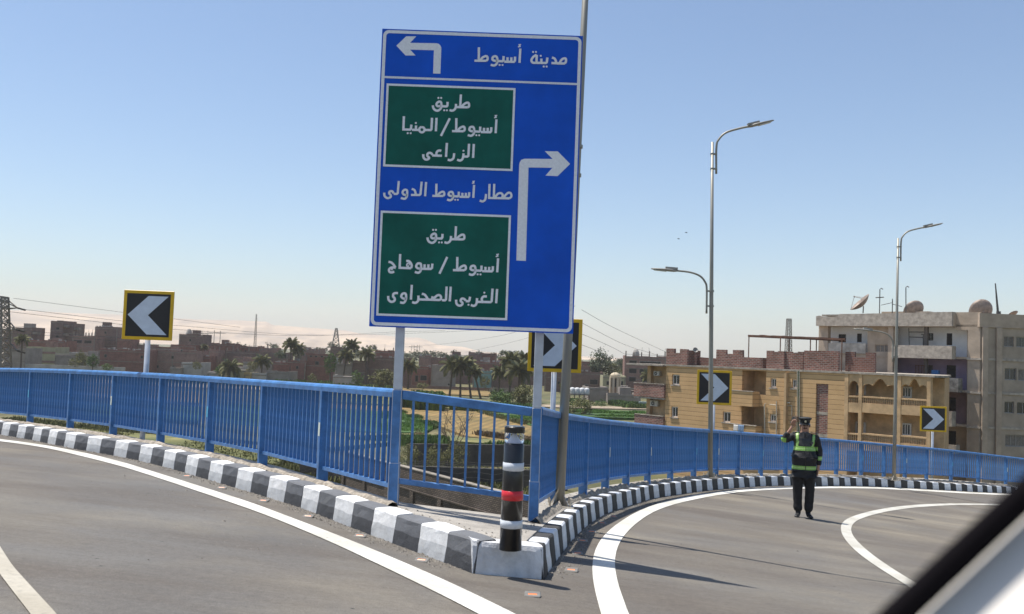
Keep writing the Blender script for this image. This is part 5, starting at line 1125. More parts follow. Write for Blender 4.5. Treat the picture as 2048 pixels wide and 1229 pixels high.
    if extra == 'clutter':
        mb = MB()
        for k in range(int(w)): x_ = rr_.uniform(-w/2, w/2); s_ = rr_.uniform(.2, .8); mb.box(x_-s_/2, x_+s_/2, 1, 1+s_, h+.12, h+.3+s_)
        o = obj('roof_clutter', mb, t, mats=VP); o['kind'] = 'stuff'
    if extra == 'balcony':
        for k in range(3): obj('balcony', MB().box(w/2, w/2+1.3, .5, 4, h-1.8-3.1*k, h-.9-3.1*k), t, mats=VRF)
    return t
HS = [
 (0,24,666,335,'b','low dark house at the left picture edge behind the pylon',{}), (23,64,658,330,'b','blank grey-brown block house just right of the pylon',dict(extra='balcony')),
 (-60,52,699,262,'g','wide dark grey house behind the pylon foot',{}), (56,128,684,310,'a','red brick house behind the cream banded one',dict(extra='clutter')),
 (101,127,645,345,'b','tallest brown block, left half, in the far left village',dict(floors=5,wins=((.6,.86,1.3,1),(.6,.68,1.3,1)),extra='balcony')), (127,147,650,347,'b','stepped right half of the tallest brown block',dict(extra='balcony')),
 (145,190,675,330,'c','unfinished concrete frame house with a row of column stubs',dict(stubs=8,wins=((.25,.86,3,1.1),(.7,.86,2.6,1.1)))), (191,235,657,340,'b','plain tall brown block left of the left chevron sign',dict(floors=5,extra='clutter')),
 (235,262,680,335,'a','house half hidden behind the left chevron sign',{}), (198,300,703,285,'a','long low red brick house below the left chevron sign',dict(extra='clutter',deep=14)),
 (300,392,705,292,'c','long brown brick building right of the left chevron post',dict(deep=12)), (340,393,693,315,'a','red brick house with pale columns behind the long brown building',{}),
 (358,406,672,330,'b','tall brown house with a dove tower on its roof',dict(extra='dovecote',floors=5)), (405,417,695,330,'a','narrow red house right of the dove tower house',{}),
 (422,468,690,345,'a','tall red brick house with broken parapet',dict(extra='clutter')), (450,521,706,312,'b','dark house with slab roof below the radio mast',dict(stubs=4)),
 (469,516,695,355,'a','flat red brick house just left of the radio mast foot',{}), (466,486,717,300,'c','small brown house in front of the slab roofed one',{}),
 (392,420,716,300,'a','ruined red brick house with rubble on top',dict(extra='clutter')), (486,533,728,296,'g','dark grey house with pale roof edge behind the low palm',{}),
 (525,576,708,330,'b','house with white roof slab behind the two palms',dict(wins=((.78,.9,3,1.6),))), (547,577,728,290,'a','small red house with white roof sheets',dict(extra='clutter')),
 (576,612,725,285,'a','red brick house joined to the tall one with three vents',dict(extra='clutter')), (612,663,712,287,'a','tall red-brown house with three small vents under its roof',dict(wins=((.2,.97,.8,.6),(.4,.97,.8,.6),(.62,.97,.8,.6),(.45,.72,1.2,1.2)))),
 (661,690,698,335,'b','dark block behind the middle palms',{}), (672,704,731,283,'g','grey-brown house with pale pillar, right of the tall house',{}),
 (704,734,725,284,'b','brown house between pale pillars',{}), (734,790,719,286,'b','wide dark house left of the big sign left post',dict(extra='clutter')),
 (750,788,705,335,'a','distant red house just left of the sign post',dict(stubs=3)), (800,824,721,284,'b','brown house right of the sign left post',{}),
 (824,858,737,277,'a','ruined brick house with broken wall and timber',dict(extra='clutter',wins=((.7,.5,2,1.6),(.3,.45,1,2)))), (838,862,715,320,'c','pinkish house with stepped roof behind the ruined one',dict(extra='clutter')),
 (860,902,719,322,'c','pinkish house with open roof rooms and white columns',dict(stubs=5,extra='clutter')), (863,903,734,274,'g','blank dark grey house behind the palm clump',dict(deep=12,floors=1,wins=((.9,.2,.8,.8),))),
 (900,938,716,318,'b','dark house behind the palm crowns',dict(extra='clutter')), (937,962,709,330,'c','pink house with small terrace, right of the palm clump',dict(extra='clutter')),
 (962,990,709.5,332,'a','red brick upper house beside the pink terrace house',{}), (950,1000,727,300,'a','red brick house with pale coping above the turquoise one',dict(extra='clutter')),
 (946,982,746,268,'t','low turquoise painted house with one small window',dict(wins=((.62,.55,1.2,1),),floors=1,extra='clutter')), (980,1052,748,272,'b','low brown house behind the shaggy palms',dict(extra='clutter')),
 (997,1056,722,310,'a','red house behind the palm crowns left of the sign right post',{}), (1090,1142,735,280,'b','dark house hidden behind the sign right post and lamp pole',{}),
 (1163,1196,728,305,'a','maroon blank house left of the large tree',{}), (1141,1206,748,268,'b','wide brown house behind the water tanks',dict(extra='clutter',wins=((.72,.62,2.4,1.5),(.5,.4,1,1.2)))),
 (1206,1252,756,255,'C','cream trimmed villa behind the small dome',dict(wins=((.24,.72,1.1,1.1),(.8,.72,1.1,1.4)),bands=True)), (1250,1332,716,262,'c','unfinished brick apartment house with column stubs on its roof',dict(stubs=6,extra='dovecote',wins=((.2,.86,2.2,1.4),(.62,.86,6,1.2),(.2,.66,2.2,1.4),(.62,.66,6,1.4),(.2,.45,2,1.3),(.62,.45,5,1.3)),deep=12)),
 (1177,1216,779,226,'g','grey block shed at the field edge with stepped wall',dict(floors=1,wins=((.5,.95,.1,.1),))), (1206,1274,783,236,'b','low brown flat roofed house behind the grey sheds',dict(floors=1)), (1215,1282,793,224,'g','long dark grey shed at the edge of the green field',dict(floors=1,wins=((.5,.9,.1,.1),))),
 (130,158,708,296,'p','small pale pink house between shed and palm',{}), (110,157,714,270,'g','dark open shed with sloping roof',dict(floors=1,wins=((.35,.3,3.5,2.6),(.75,.3,3,2.4)))),
 (363,403,729,276,'p','pale topped concrete hut above the railing, left side',dict(floors=1,wins=((.5,.2,.1,.1),))), (340,362,739,274,'g','low grey hut left of the pale topped one',dict(floors=1)), (415,450,748,268,'p','very low pale wall hut, just above the railing',dict(floors=1,wins=((.5,.2,.1,.1),))),
 (450,487,736,276,'p','whitewashed hut behind the low palm',dict(floors=1,wins=((.5,.2,.1,.1),))), (500,532,750,266,'p','low concrete hut right of the yellow one',dict(floors=1,wins=((.5,.2,.1,.1),))), (488,500,750,264,'y','tiny yellow hut just above the railing',dict(floors=1,wins=((.5,.2,.1,.1),))),
 (532,577,747,268,'g','grey yard building with pale coping',dict(floors=1,wins=((.5,.2,.1,.1),))), (666,706,755,258,'p','pale brick hut above the railing, left of the big sign post',dict(floors=1,wins=((.5,.2,.1,.1),))),
 (610,640,700,360,'c','distant pink roof room between trees',{}), (880,960,722,345,'a','far red roofs in the gap behind the palm clump',dict(stubs=4)), (1052,1092,716,330,'b','far house hidden behind the second chevron sign',{}),
 (262,300,692,342,'c','distant pinkish house right of the left chevron sign',dict(stubs=4)), (300,338,697,348,'a','distant red house between chevron sign and dove tower house',{}), (520,548,699,350,'c','distant pink house right of the radio mast',dict(stubs=3)), (590,628,702,345,'c','distant house above the two left palms',dict(extra='clutter')),
 (128,160,688,352,'c','small pink house between the tallest block and concrete frame',{}), (417,440,704,308,'c','pale brick house beside the ruined one',dict(stubs=3)), (640,672,720,300,'p','pale plastered house half behind the tall vented house',{}), (1000,1030,738,296,'c','pink house behind the tall shaggy palm',{}), (160,200,716,300,'p','dusty pale house behind the two round trees',{}), (455,492,742,268,'C','cream yard room behind the low palm',dict(floors=1)),
 (1285,1300,740,300,'c','narrow house behind the brick apartment house',{})]
for (u0, u1, vt, d, ma, lb, kw) in HS: house(u0, u1, vt, d, ma, lb, ry=R.uniform(-.10, .10), **kw)
# cream banded building
t = house(53, 111, 697.5, 285, 'C', 'cream building with two brown bands, right of the pylon', bands=False, wins=((.3, .55, .1, .1),), floors=2)
w_ = abs(hity(53, 700, 285).x - hity(111, 700, 285).x)
for vv_ in (704, 722): z_ = hity(82, vv_, 285).z - GZ; obj('brown_band', MB().box(-w_/2-.03, w_/2+.03, -.12, -.001, z_-.55, z_+.1), t, mats=MS['c'])
# low long yard walls
def yard(u0, v0, u1, v1, d, ma, label):
    a_ = hity(u0, v0, d); b_2 = hity(u1, v1, d); o = obj('yard_wall', MB().box(0, b_2.x-a_.x, 0, .4, 0, (a_.z+b_2.z)/2-GZ), loc=(a_.x, d, GZ), mats=ma); tag(o, label, 'wall')
yard(806, 771, 985, 776, 262, VB[1], 'low dark yard wall along the far wheat field'); yard(-40, 727, 250, 733, 262, VP, 'pale low wall behind the far left field'); yard(980, 775, 1060, 779, 255, VRF, 'low mud wall right of the turquoise house')
# little dome tower
q = hitz(1229.5, 790, GZ); q = hity(1229.5, 783, 232); t = thing('dome_tower', 'small cream domed tower with arched windows beside the villa', 'tower', (q.x, 232, GZ)); zt_ = hity(1229, 753, 232).z - GZ; zb_ = 0; rad = (hity(1240, 760, 232).x - hity(1219, 760, 232).x)/2
CRM = mat('dome_cream', (.52, .43, .30), .85, var=.08)
obj('drum', MB().lathe([(rad*.86, 0), (rad*.86, zt_)], 16, (0, 0, 0)), t, mats=mat('dome_recess', (.30, .19, .12), .9, var=.1))
for k in range(8): a_ = 2*pi*(k+.5)/8; obj('column', MB().box(-.28, .28, -.28, .28, 0, zt_-.4), t, loc=(rad*.92*cos(a_), rad*.92*sin(a_), 0), rot=(0, 0, a_), mats=CRM)
for k in range(8): a_ = 2*pi*k/8; o = obj('window', MB().box(-.03, .03, -.42, .42, zt_-2.6, zt_-.6), t, loc=(rad*.87*cos(a_), rad*.87*sin(a_), 0), rot=(0, 0, a_), mats=VDK)
obj('cornice', MB().lathe([(rad*1.06, zt_-.4), (rad*1.08, zt_), (rad*.98, zt_+.02)], 20), t, mats=CRM)
obj('dome', MB().lathe([(rad*.98*cos(x), zt_+.03+rad*.72*sin(x)) for x in [i*pi/2/7 for i in range(7)]] + [(.02, zt_+.03+rad*.73)], 24), t, mats=CRM, smooth=True)
# water tanks on a rack
WT = mat('white_tank', (.60, .60, .60), .5, var=.1, scale=3)
q = hity(1141, 800, 222)
rk = thing('tank_rack', 'metal rack carrying four pale water tanks, right of the lamp pole', 'rack', (hity(1159, 788, 222).x, 222, GZ)); zr = hity(1159, 789, 222).z - GZ; wr = (hity(1178, 789, 222).x - hity(1140, 789, 222).x)/2
mb = MB(); mb.box(-wr, wr, -.8, .8, zr-.2, zr)
obj('platform', mb, rk, mats=VRF)
for k in range(5):
    for y_ in (-.7, .7): obj('leg', MB().tube([(-wr+2*wr*k/4, y_, 0), (-wr+2*wr*k/4, y_, zr-.2)], .07, 6), rk, mats=RUST)
for k in range(4): obj('brace', MB().beam((-wr+2*wr*k/4, -.7, zr*.3), (-wr+2*wr*(k+1)/4, -.7, zr-.3), .06, .06), rk, mats=RUST)
for k in range(4):
    nm = ['leftmost', 'second from the left', 'third from the left', 'rightmost'][k]; o = obj('water_tank', MB().lathe([(.62, 0), (.68, .3), (.68, 1.2), (.5, 1.5), (.15, 1.6)], 14), loc=(rk.location.x - wr + wr*2*(k+.5)/4, 222, GZ+zr), mats=WT, smooth=True); tag(o, '%s pale water tank on the rack at the field edge' % nm, 'water tank', 'water tanks on the rack')
o = obj('metal_box', bevel(MB().box(-1.0, 1.0, -.8, .8, 0, 1.5).mesh('metal_box', [mat('grey_green_metal', (.20, .25, .24), .5, .3, var=.1)]), .05, 1), loc=(hity(1287, 812, 205).x, 205, GZ)); tag(o, 'grey-green metal cabinet by the green field, left of the ochre building', 'cabinet')

# ---- near walls seen through the gap
WD = mat('dark_plastered_wall', (.085, .075, .065), .95, var=.2, scale=.6, detail=10); WC = mat('wall_coping', (.27, .235, .19), .9, var=.25, scale=2)
BW = brick_mat('rough_brown_brick', (.30, .235, .19), (.15, .12, .10), (.11, .09, .075), .24, .105, stain=.5, msize=.30); BW2 = brick_mat('pale_stone_block', (.33, .26, .19), (.26, .20, .15), (.10, .08, .06), .40, .22, stain=.3, msize=.2)
def garden_wall(a_, b_2, h, ma, label, cop=True, th=.3):
    a_ = Vector(a_); b_2 = Vector(b_2); L = (b_2-a_).length; rz = atan2(b_2.y-a_.y, b_2.x-a_.x); t = thing('garden_wall', label, 'wall', (a_.x, a_.y, GZ), rz)
    dz = 0; obj('wall', MB().box(0, L, 0, th, -.3, h), t, mats=ma)
    if cop: obj('coping', MB().box(-.02, L+.02, -.06, th+.06, h+.001, h+.09), t, mats=WC)
    n_ = int(L/3.2)
    for k in range(n_+1): obj('pier', MB().box(L*k/max(1, n_)-.2, L*k/max(1, n_)+.2, -.09, -.001, -.3, h-.002), t, mats=ma)
    return t, L
p0 = hitz(818, 932, GZ); p1 = hitz(1150, 934, GZ); h_ = hity(960, 889, hitz(960, 932, GZ).y).z - GZ
garden_wall((p0.x, p0.y), (p1.x, p1.y), h_, WD, 'dark garden wall with flat top across the view behind the bare tree', False)
p0 = hitz(700, 968, GZ); p1 = hitz(1130, 982, GZ); h_ = hity(900, 934, hitz(900, 973, GZ).y).z - GZ
t, L = garden_wall((p0.x, p0.y), (p1.x, p1.y), h_, WD, 'second dark wall with a wire fence on top, nearer than the first', False)
for k in range(int(L/2.6)+1): obj('fence_post', MB().tube([(k*2.6, .15, h_), (k*2.6, .15, h_+.5)], .03, 5), t, mats=VRF)
for z_ in (.12, .26, .42):
    obj('wire', MB().tube([(L*i/20, .15, h_+z_+.05*sin(i*1.9)) for i in range(21)], .012, 4), t, mats=WC)
for z_ in (.35, .8, 1.2): obj('wire', MB().tube([(L*i/24, -1.2, z_+.25*abs(sin(i*.8))+.4) for i in range(25)], .014, 4), t, mats=WC)
# sloping rough brick wall, nearer still
ZL = -7.6
def atz(u, v, z): r = ray(u, v); return r*(z/r.z)
p0 = atz(690, 905, ZL); p1 = atz(1090, 1009, ZL); d_ = (p1-p0); L = hypot(d_.x, d_.y); rz = atan2(d_.y, d_.x)
t = thing('brick_yard_wall', 'rough brown brick wall with pale coping running down towards the viewer below the railing', 'wall', (p0.x, p0.y, GZ), rz)
obj('wall', MB().box(0, L, 0, .35, -.3, ZL-GZ), t, mats=BW); obj('coping', MB().box(-.03, L+.03, -.03, .38, ZL-GZ+.001, ZL-GZ+.06), t, mats=WC)
obj('ledge', MB().box(0, L, -.10, -.001, ZL-GZ-1.32, ZL-GZ-1.22), t, mats=BW)
for k in range(8): obj('pier', MB().box(L*k/7-.22, L*k/7+.22, -.12, -.001, -.3, ZL-GZ-1.36), t, mats=BW)
q0 = atz(920, 1016, -9.2); q1 = atz(1085, 1034, -9.2); L2 = hypot(q1.x-q0.x, q1.y-q0.y); o = obj('block_wall', MB().box(0, L2+5, 0, .4, 0, GZ*-1-9.2), loc=(q0.x, q0.y, GZ), rot=(0, 0, atan2(q1.y-q0.y, q1.x-q0.x)), mats=BW2); tag(o, 'low wall of pale stone blocks just below the pavement edge by the bollard', 'wall')
q0 = atz(600, 925, -9.6); q1 = atz(690, 962, -9.6); o = obj('block_wall', MB().box(0, 7, 0, .4, 0, 1.4), loc=(q0.x, q0.y, GZ), rot=(0, 0, -.4), mats=BW); tag(o, 'short brown brick wall glimpsed under the left railing near the big post', 'wall')

# ================================================================== VEGETATION
def leafmat(name, c, c2): return mat(name, c, .7, var=.1, col2=c2, scale=1.1, spec=.25)
LF = {'far': leafmat('leaf_far', (.115, .125, .075), (.06, .07, .045)), 'eu': leafmat('leaf_eucalyptus', (.10, .12, .065), (.05, .065, .035)), 'gr': leafmat('leaf_green', (.085, .14, .03), (.045, .085, .02)), 'ol': leafmat('leaf_olive', (.17, .16, .06), (.09, .095, .035)), 'pm': leafmat('leaf_palm', (.21, .20, .10), (.12, .125, .06)), 'crop': leafmat('leaf_crop', (.10, .20, .028), (.055, .12, .018)), 'dry': leafmat('leaf_dry', (.24, .17, .09), (.14, .10, .055))}
BARK = mat('bark', (.13, .10, .075), .95, var=.25, scale=6)
_crown = {}
def crown_mesh(key, seed, nclump, leaf, spread=(1, 1, 1), per=26):
    k = (key, seed, nclump, leaf, spread)
    if k in _crown: return _crown[k]
    r_ = random.Random(seed); mb = MB()
    for c in range(nclump):
        while True:
            p = Vector((r_.uniform(-1, 1), r_.uniform(-1, 1), r_.uniform(-1, 1)))
            if .25 < p.length < 1: break
        p = Vector((p.x*spread[0], p.y*spread[1], p.z*spread[2])); cr = r_.uniform(.14, .30)
        for l_ in range(per):
            q = p + Vector((r_.gauss(0, 1), r_.gauss(0, 1), r_.gauss(0, .8)))*cr*.55; s_ = leaf*r_.uniform(.6, 1.4)
            a_ = Vector((r_.uniform(-1, 1), r_.uniform(-1, 1), r_.uniform(-.6, .6))).normalized(); b_2 = a_.cross(Vector((r_.uniform(-1, 1), r_.uniform(-1, 1), r_.uniform(-1, 1)))).normalized()
            mb.add([q - a_*s_, q + b_2*s_*.5, q + a_*s_, q - b_2*s_*.5], [(0, 1, 2, 3)])
    _crown[k] = mb.mesh('crown', [LF[key]], recalc=False); return _crown[k]
def tree(u, vt, vb, wpx, d, key, label, group=None, seed=0, cat='tree', trunk=True, z0=None, spread=(1, 1, .9), leaf=.085, n=60):
    q = hity(u, vt, d); z0 = GZ if z0 is None else z0; h = q.z - z0; w = wpx/FPX*d; t = thing('tree' if cat == 'tree' else cat, label, cat, (q.x, d, z0), R.uniform(0, 6), group)
    ch = (vb-vt)/FPX*d; o = obj('crown', crown_mesh(key, seed % 5, n, leaf, spread), t, (0, 0, h-ch/2), (0, 0, R.uniform(0, 6)), (w/2, w/2, ch/2/spread[2]*.98))
    if trunk:
        obj('trunk', MB().tube([(0, 0, -.1), (.05*w*.2, 0, h*.35), (0, .03*w, h-ch*.5)], [.035*h*.6+.08, .028*h*.5+.05, .05], 7), t, mats=BARK)
        for k in range(5): a_ = k*1.26; obj('limb', MB().tube([(0, 0, h-ch*.75), (cos(a_)*w*.16, sin(a_)*w*.16, h-ch*.5), (cos(a_)*w*.3, sin(a_)*w*.3, h-ch*.25)], [.10, .06, .02], 5), t, mats=BARK)
    return t
GT = 'trees on the far edge of the village'
far = [(420,690,712,36),(461,684,700,12),(480,686,706,26),(547,686,712,34),(610,693,714,40),(635,695,716,30),(664,685,702,22),(690,692,710,26),(712,696,714,22),(743,688,712,18),(724,700,714,26),(808,704,718,18),(830,701,718,26),(851,700,716,18),(872,701,717,26),(888,705,717,16),(910,701,714,18),(955,702,714,18),(986,705,717,22),(1016,699,720,28),(1037,703,720,22),(935,712,722,40),(1148,712,724,24),(1240,716,735,24),(1262,718,730,16),(782,709,719,20),(444,700,712,30),(395,694,706,22),(1290,714,724,30)]
FARL = ['left of the radio mast foot', 'small one left of the radio mast', 'just right of the radio mast', 'large one between radio mast and bushy palm', 'wide one right of the bushy palm', 'above the tall vented house', 'tallest, in front of the telecom tower', 'just right of the telecom tower', 'behind the tallest middle palm', 'tall one right of the middle palms', 'low one behind the middle palms', 'just right of the sign left post', 'first rounded one in front of the two faint pylons', 'between the faint pylons and the palm clump', 'wide one left of the palm clump', 'small one above the dark blank house', 'directly above the palm clump', 'above the pink terrace house', 'behind the red upper house', 'large one left of the sign right post', 'just left of the sign right post', 'low one above the turquoise house', 'between chevron and large eucalyptus', 'behind the slim tree at the unfinished house', 'touching the left end of the unfinished house', 'just left of the sign left post', 'lowest one left of the radio mast', 'beside the dove tower house', 'behind the stubs of the unfinished house']
for i, (u, vt, vb, w) in enumerate(far): tree(u, vt, vb+4, w*1.25, 430 + (i*37) % 60, 'far', 'hazy far tree, ' + FARL[i], GT, i, leaf=.09, n=46)
tree(1203,699,752,52,285,'eu','big open-crowned eucalyptus above the brown house, right of the chevron sign',seed=1,n=90,leaf=.065); tree(1188,722,756,36,283,'eu','lower left companion of the big eucalyptus',seed=2); tree(1226,725,755,34,283,'ol','olive-green tree between eucalyptus and unfinished house',seed=3); tree(1246,716,748,24,290,'eu','slim tree touching the unfinished apartment house',seed=4)
tree(187,709,735,23,262,'gr','round bright green tree left of the left chevron sign',seed=1,n=70); tree(165,702,735,24,266,'ol','dull green loose tree beside the round bright one',seed=2); tree(663,706,752,24,276,'gr','green shrubby tree between the tall vented house and the grey house',seed=0); tree(768,738,775,52,240,'ol','spreading olive-green bush left of the sign left post',seed=3,n=80)
tree(1006,780,812,50,190,'gr','rounded green bush at the field edge left of the sign right post',seed=2,n=80,trunk=False,cat='bush'); tree(1046,768,812,44,185,'ol','yellow-green bush beside the sign right post',seed=4,n=80,trunk=False,cat='bush'); tree(990,776,802,26,200,'far','dark grey-green bush under the short palm',seed=1,trunk=False,cat='bush')
tree(1160,795,830,55,170,'ol','scrubby bush below the water tank rack',seed=2,trunk=False,cat='bush',n=50)
tree(818,888,940,50,84,'ol','feathery olive bush just right of the sign left post',seed=0,trunk=False,cat='bush',n=110,leaf=.045); tree(872,890,940,50,82,'ol','rounded olive bush in front of the dark garden wall',seed=1,trunk=False,cat='bush',n=110,leaf=.045); tree(915,880,936,48,80,'ol','loose bush at the foot of the bare tree',seed=2,trunk=False,cat='bush',n=70,leaf=.045)
tree(800,860,900,40,92,'gr','tall weeds behind the sign left post',seed=3,trunk=False,cat='bush',n=80,leaf=.04); tree(838,860,884,26,116,'dry','dry brown brush pile left in the green field',seed=1,trunk=False,cat='brush pile',n=80,leaf=.05,z0=GZ); tree(884,856,886,26,116,'dry','dry brown brush pile nearer the bare tree',seed=3,trunk=False,cat='brush pile',n=80,leaf=.05)
tree(900,970,1000,110,66,'dry','dry tangled weeds between the dark wall and the brick wall',seed=4,trunk=False,cat='bush',n=60,leaf=.04)
# bare tree: recursive limbs
q = hitz(905, 935, GZ); bt = thing('bare_tree', 'leafless tangled tree in the gap behind the short railing panel', 'tree', (q.x, q.y, GZ)); rb = random.Random(5)
def branch(mb, p, d, L, r, lvl):
    pts = [p]; 
    for k in range(3): d = (d + Vector((rb.uniform(-.3, .3), rb.uniform(-.3, .3), rb.uniform(-.12, .2)))).normalized(); p = p + d*L/3; pts.append(p)
    mb.tube(pts, [r, r*.85, r*.7, r*.55], 5)
    if lvl: 
        for k in range(3 if lvl > 1 else 4): branch(mb, pts[rb.randint(1, 3)], (d + Vector((rb.uniform(-.9, .9), rb.uniform(-.9, .9), rb.uniform(-.2, .6)))).normalized(), L*.66, r*.5, lvl-1)
hb = (935-812)/FPX*q.y
mb = MB(); mb.tube([(0, 0, 0), (.1, 0, hb*.3)], [.11, .09], 7); obj('trunk', mb, bt, mats=BARK)
for k in range(4): mb = MB(); a_ = k*1.57+.4; branch(mb, Vector((.1, 0, hb*.28)), Vector((cos(a_)*.6, sin(a_)*.6, .9)).normalized(), hb*.36, .06, 3); obj('limb', mb, bt, mats=BARK)
# palms
def frond_mesh(L, droop, seed):
    mb = MB(); n_ = 12; r_ = random.Random(seed); pts = []
    for i in range(n_+1): t = i/n_; pts.append(Vector((L*t*(1-.25*droop*t), 0, L*(.42*t*(1-t) * (1.4-droop) + .25*t - droop*.75*t*t))))
    mb.tube(pts, [.035*(1-.85*i/n_)+.006 for i in range(n_+1)], 4)
    for i in range(1, n_*2):
        t = i/(n_*2); f = t*n_; k = min(int(f), n_-1); p = pts[k].lerp(pts[k+1], f-k); ll = L*.24*(sin(pi*min(1, t*.9+.12)))+.08
        for s_ in (-1, 1):
            d = Vector((.55, s_*.75, -.25-r_.random()*.35)).normalized(); w_ = Vector((.10, 0, .06)); mb.add([p - w_, p + w_, p + d*ll], [(0, 1, 2)])
    return mb.mesh('frond', [LF['pm']], recalc=False)
FM = [frond_mesh(1.0, dr, i) for i, dr in enumerate((.1, .45, .8, 1.15))]
TRK = mat('palm_trunk', (.10, .075, .055), .95, var=.3, scale=9, stretch=(1, 1, 4))
def palm(u, vt, vb, rpx, d, label, lean=0, group='date palms among the houses', nf=26, z0=None):
    q = hity(u, vt, d); z0 = GZ if z0 is None else z0; h = q.z - z0; r_ = rpx*1.3/FPX*d; t = thing('palm_tree', label, 'palm tree', (q.x, d, z0), 0, group); hc = h - r_*.62
    obj('trunk', MB().tube([(-lean, 0, -.1), (-lean*.5, .1, hc*.5), (0, 0, hc)], [.30, .21, .23], 8), t, mats=TRK)
    for k in range(nf):
        a_ = k*2.4; lv_ = k/nf; m_ = FM[min(3, int(lv_*4))]; o = obj('frond', m_, t, (0, 0, hc + .15), (0, -(.9 - 1.25*lv_)*.9 + R.uniform(-.1, .1), a_ + R.uniform(-.2, .2))); s_ = r_*R.uniform(.9, 1.15)*(.85 if lv_ < .3 else 1); o.scale = (s_*1.05, s_, s_)
for a_ in [(583,680,733,15,285,'tall bushy palm left of the tall vented house',0),(597,690,735,13,287,'shorter palm leaning against the tall bushy one',0),(525,712,748,16,270,'small palm in front of the dark grey house',0),(461,722,756,20,262,'low spreading palm just above the railing in front of the white hut',0),(704,682,745,15,284,'tallest palm of the middle group left of the sign post',0),(693,702,745,15,280,'palm left of and below the tallest middle palm',.8),(733,698,745,15,282,'yellowish palm at the right of the middle group',-.3),
    (818,722,773,16,255,'palm just right of the sign left post',0),(906,718,792,21,222,'left palm of the clump standing in the wheat field',.5),(922,716,793,19,221,'second palm of the clump in the wheat field',-.2),(935,718,794,17,223,'right-leaning palm of the clump in the wheat field',-1.2),(949,735,795,15,220,'outer right palm of the wheat field clump',-1.8),
    (1000,735,778,16,214,'short palm with drooping fronds left of the shaggy palms',0),(1022,708,785,20,208,'tall shaggy palm left of the sign right post',0),(1040,725,790,26,200,'wide shaggy palm nearest the sign right post',0),(1050,708,785,16,212,'thin palm half hidden by the sign right post',0),(409,690,716,7,318,'tiny palm behind the narrow red house',0),(45,672,734,12,258,'dark slender palm beside the pylon',0),(1297,742,790,14,215,'palm against the unfinished apartment house',0)]:
    palm(*a_)
for i, (u, vt, vb, w, d, key, lb) in enumerate([(150,716,736,22,258,'ol','low olive bush beside the dark open shed'),(215,728,742,26,255,'gr','green bush below the long low red house'),(395,722,740,18,270,'ol','bush beside the ruined red house'),(440,730,750,20,264,'gr','green bush left of the low spreading palm'),(505,722,742,18,272,'ol','bush behind the tiny yellow hut'),(560,700,722,22,300,'eu','dusty tree above the white roof slab'),(625,748,770,22,256,'ol','scrub at the foot of the tall vented house'),(715,742,768,26,250,'gr','weedy bush right of the pale brick hut'),(480,700,716,18,330,'eu','dusty tree behind the small brown house'),(85,738,750,30,240,'ol','scrub in front of the cream building'),(845,765,780,24,240,'ol','scrub in front of the ruined brick house'),(1130,760,800,24,215,'ol','tall weeds between lamp pole and tank rack'),(1200,800,818,30,205,'gr','green weeds against the grey shed'),(1250,806,818,34,205,'gr','green weeds against the long dark shed'),(600,700,718,18,320,'eu','dusty tree right of the two left palms'),(970,752,780,20,232,'ol','weedy bush right of the turquoise house')]):
    tree(u, vt, vb, w, d, key, lb, seed=i, trunk=False, cat='bush', n=46)
# reeds and ground scrub
def scrub(name, px, n, key, hgt, label=None, seed=1):
    r_ = random.Random(seed); P_ = [hitz(u, v, GZ) for u, v in px]; P2 = [Vector((p.x, p.y)) for p in P_]; xs = [p.x for p in P2]; ys = [p.y for p in P2]; mb = MB(); c = 0
    while c < n:
        q = Vector((r_.uniform(min(xs), max(xs)), r_.uniform(min(ys), max(ys))))
        if not _inside(q, P2): continue
        if noise.noise(Vector((q.x*.12, q.y*.12, seed))) < -.12: c += .2; continue
        c += 1; hh = hgt*r_.uniform(.5, 1.3); s_ = hh*.16
        for k in range(3): a_ = r_.uniform(0, 6.3); l_ = Vector((cos(a_)*hh*.35, sin(a_)*hh*.35, hh)); w2 = Vector((-sin(a_), cos(a_), 0))*s_; b0 = Vector((q.x+r_.uniform(-.2, .2), q.y+r_.uniform(-.2, .2), GZ)); mb.add([b0 - w2, b0 + w2, b0 + l_ + w2*.3, b0 + l_ - w2*.3], [(0, 1, 2, 3)])
    o = obj(name, mb.mesh(name, [LF[key]], recalc=False)); o['kind'] = 'stuff'; return o
scrub('reeds', [(795,806),(880,810),(885,826),(795,822)], 2600, 'gr', 2.2, seed=1)
scrub('wild_grass', [(0,838),(300,868),(560,905),(700,945),(780,975),(640,985),(300,915),(0,868)], 9000, 'ol', .55, seed=2)
scrub('wild_grass', [(780,935),(1060,950),(1060,1010),(780,1000)], 2500, 'ol', .5, seed=3)
scrub('crop_stalks', [(760,826),(803,830),(872,855),(846,872),(760,869)], 6000, 'crop', .45, seed=11)
scrub('crop_stalks', [(1140,824),(1290,829),(1300,841),(1140,837)], 5000, 'crop', .6, seed=21)
scrub('crop_stalks', [(962,830),(1062,835),(1140,839),(1140,862),(1064,856)], 4000, 'crop', .5, seed=22)
scrub('field_edge_weeds', [(803,826),(880,853),(866,862),(803,832)], 900, 'gr', .6, seed=12)
scrub('field_edge_weeds', [(930,872),(1064,888),(1064,895),(930,880)], 1500, 'dry', .8, seed=13)
scrub('field_edge_weeds', [(955,824),(1066,852),(1066,862),(955,829)], 900, 'ol', .6, seed=14)
scrub('field_edge_weeds', [(700,875),(1062,893),(1062,902),(700,888)], 2600, 'gr', .7, seed=4)
scrub('field_edge_weeds', [(880,812),(1062,822),(1062,832),(880,822)], 2600, 'gr', 1.2, seed=5)
scrub('field_edge_weeds', [(1140,806),(1290,812),(1290,820),(1140,814)], 1800, 'gr', 1.0, seed=6)
scrub('field_edge_weeds', [(-20,735),(330,752),(650,770),(800,778),(800,784),(330,764),(-20,742)], 3500, 'gr', 1.1, seed=7)

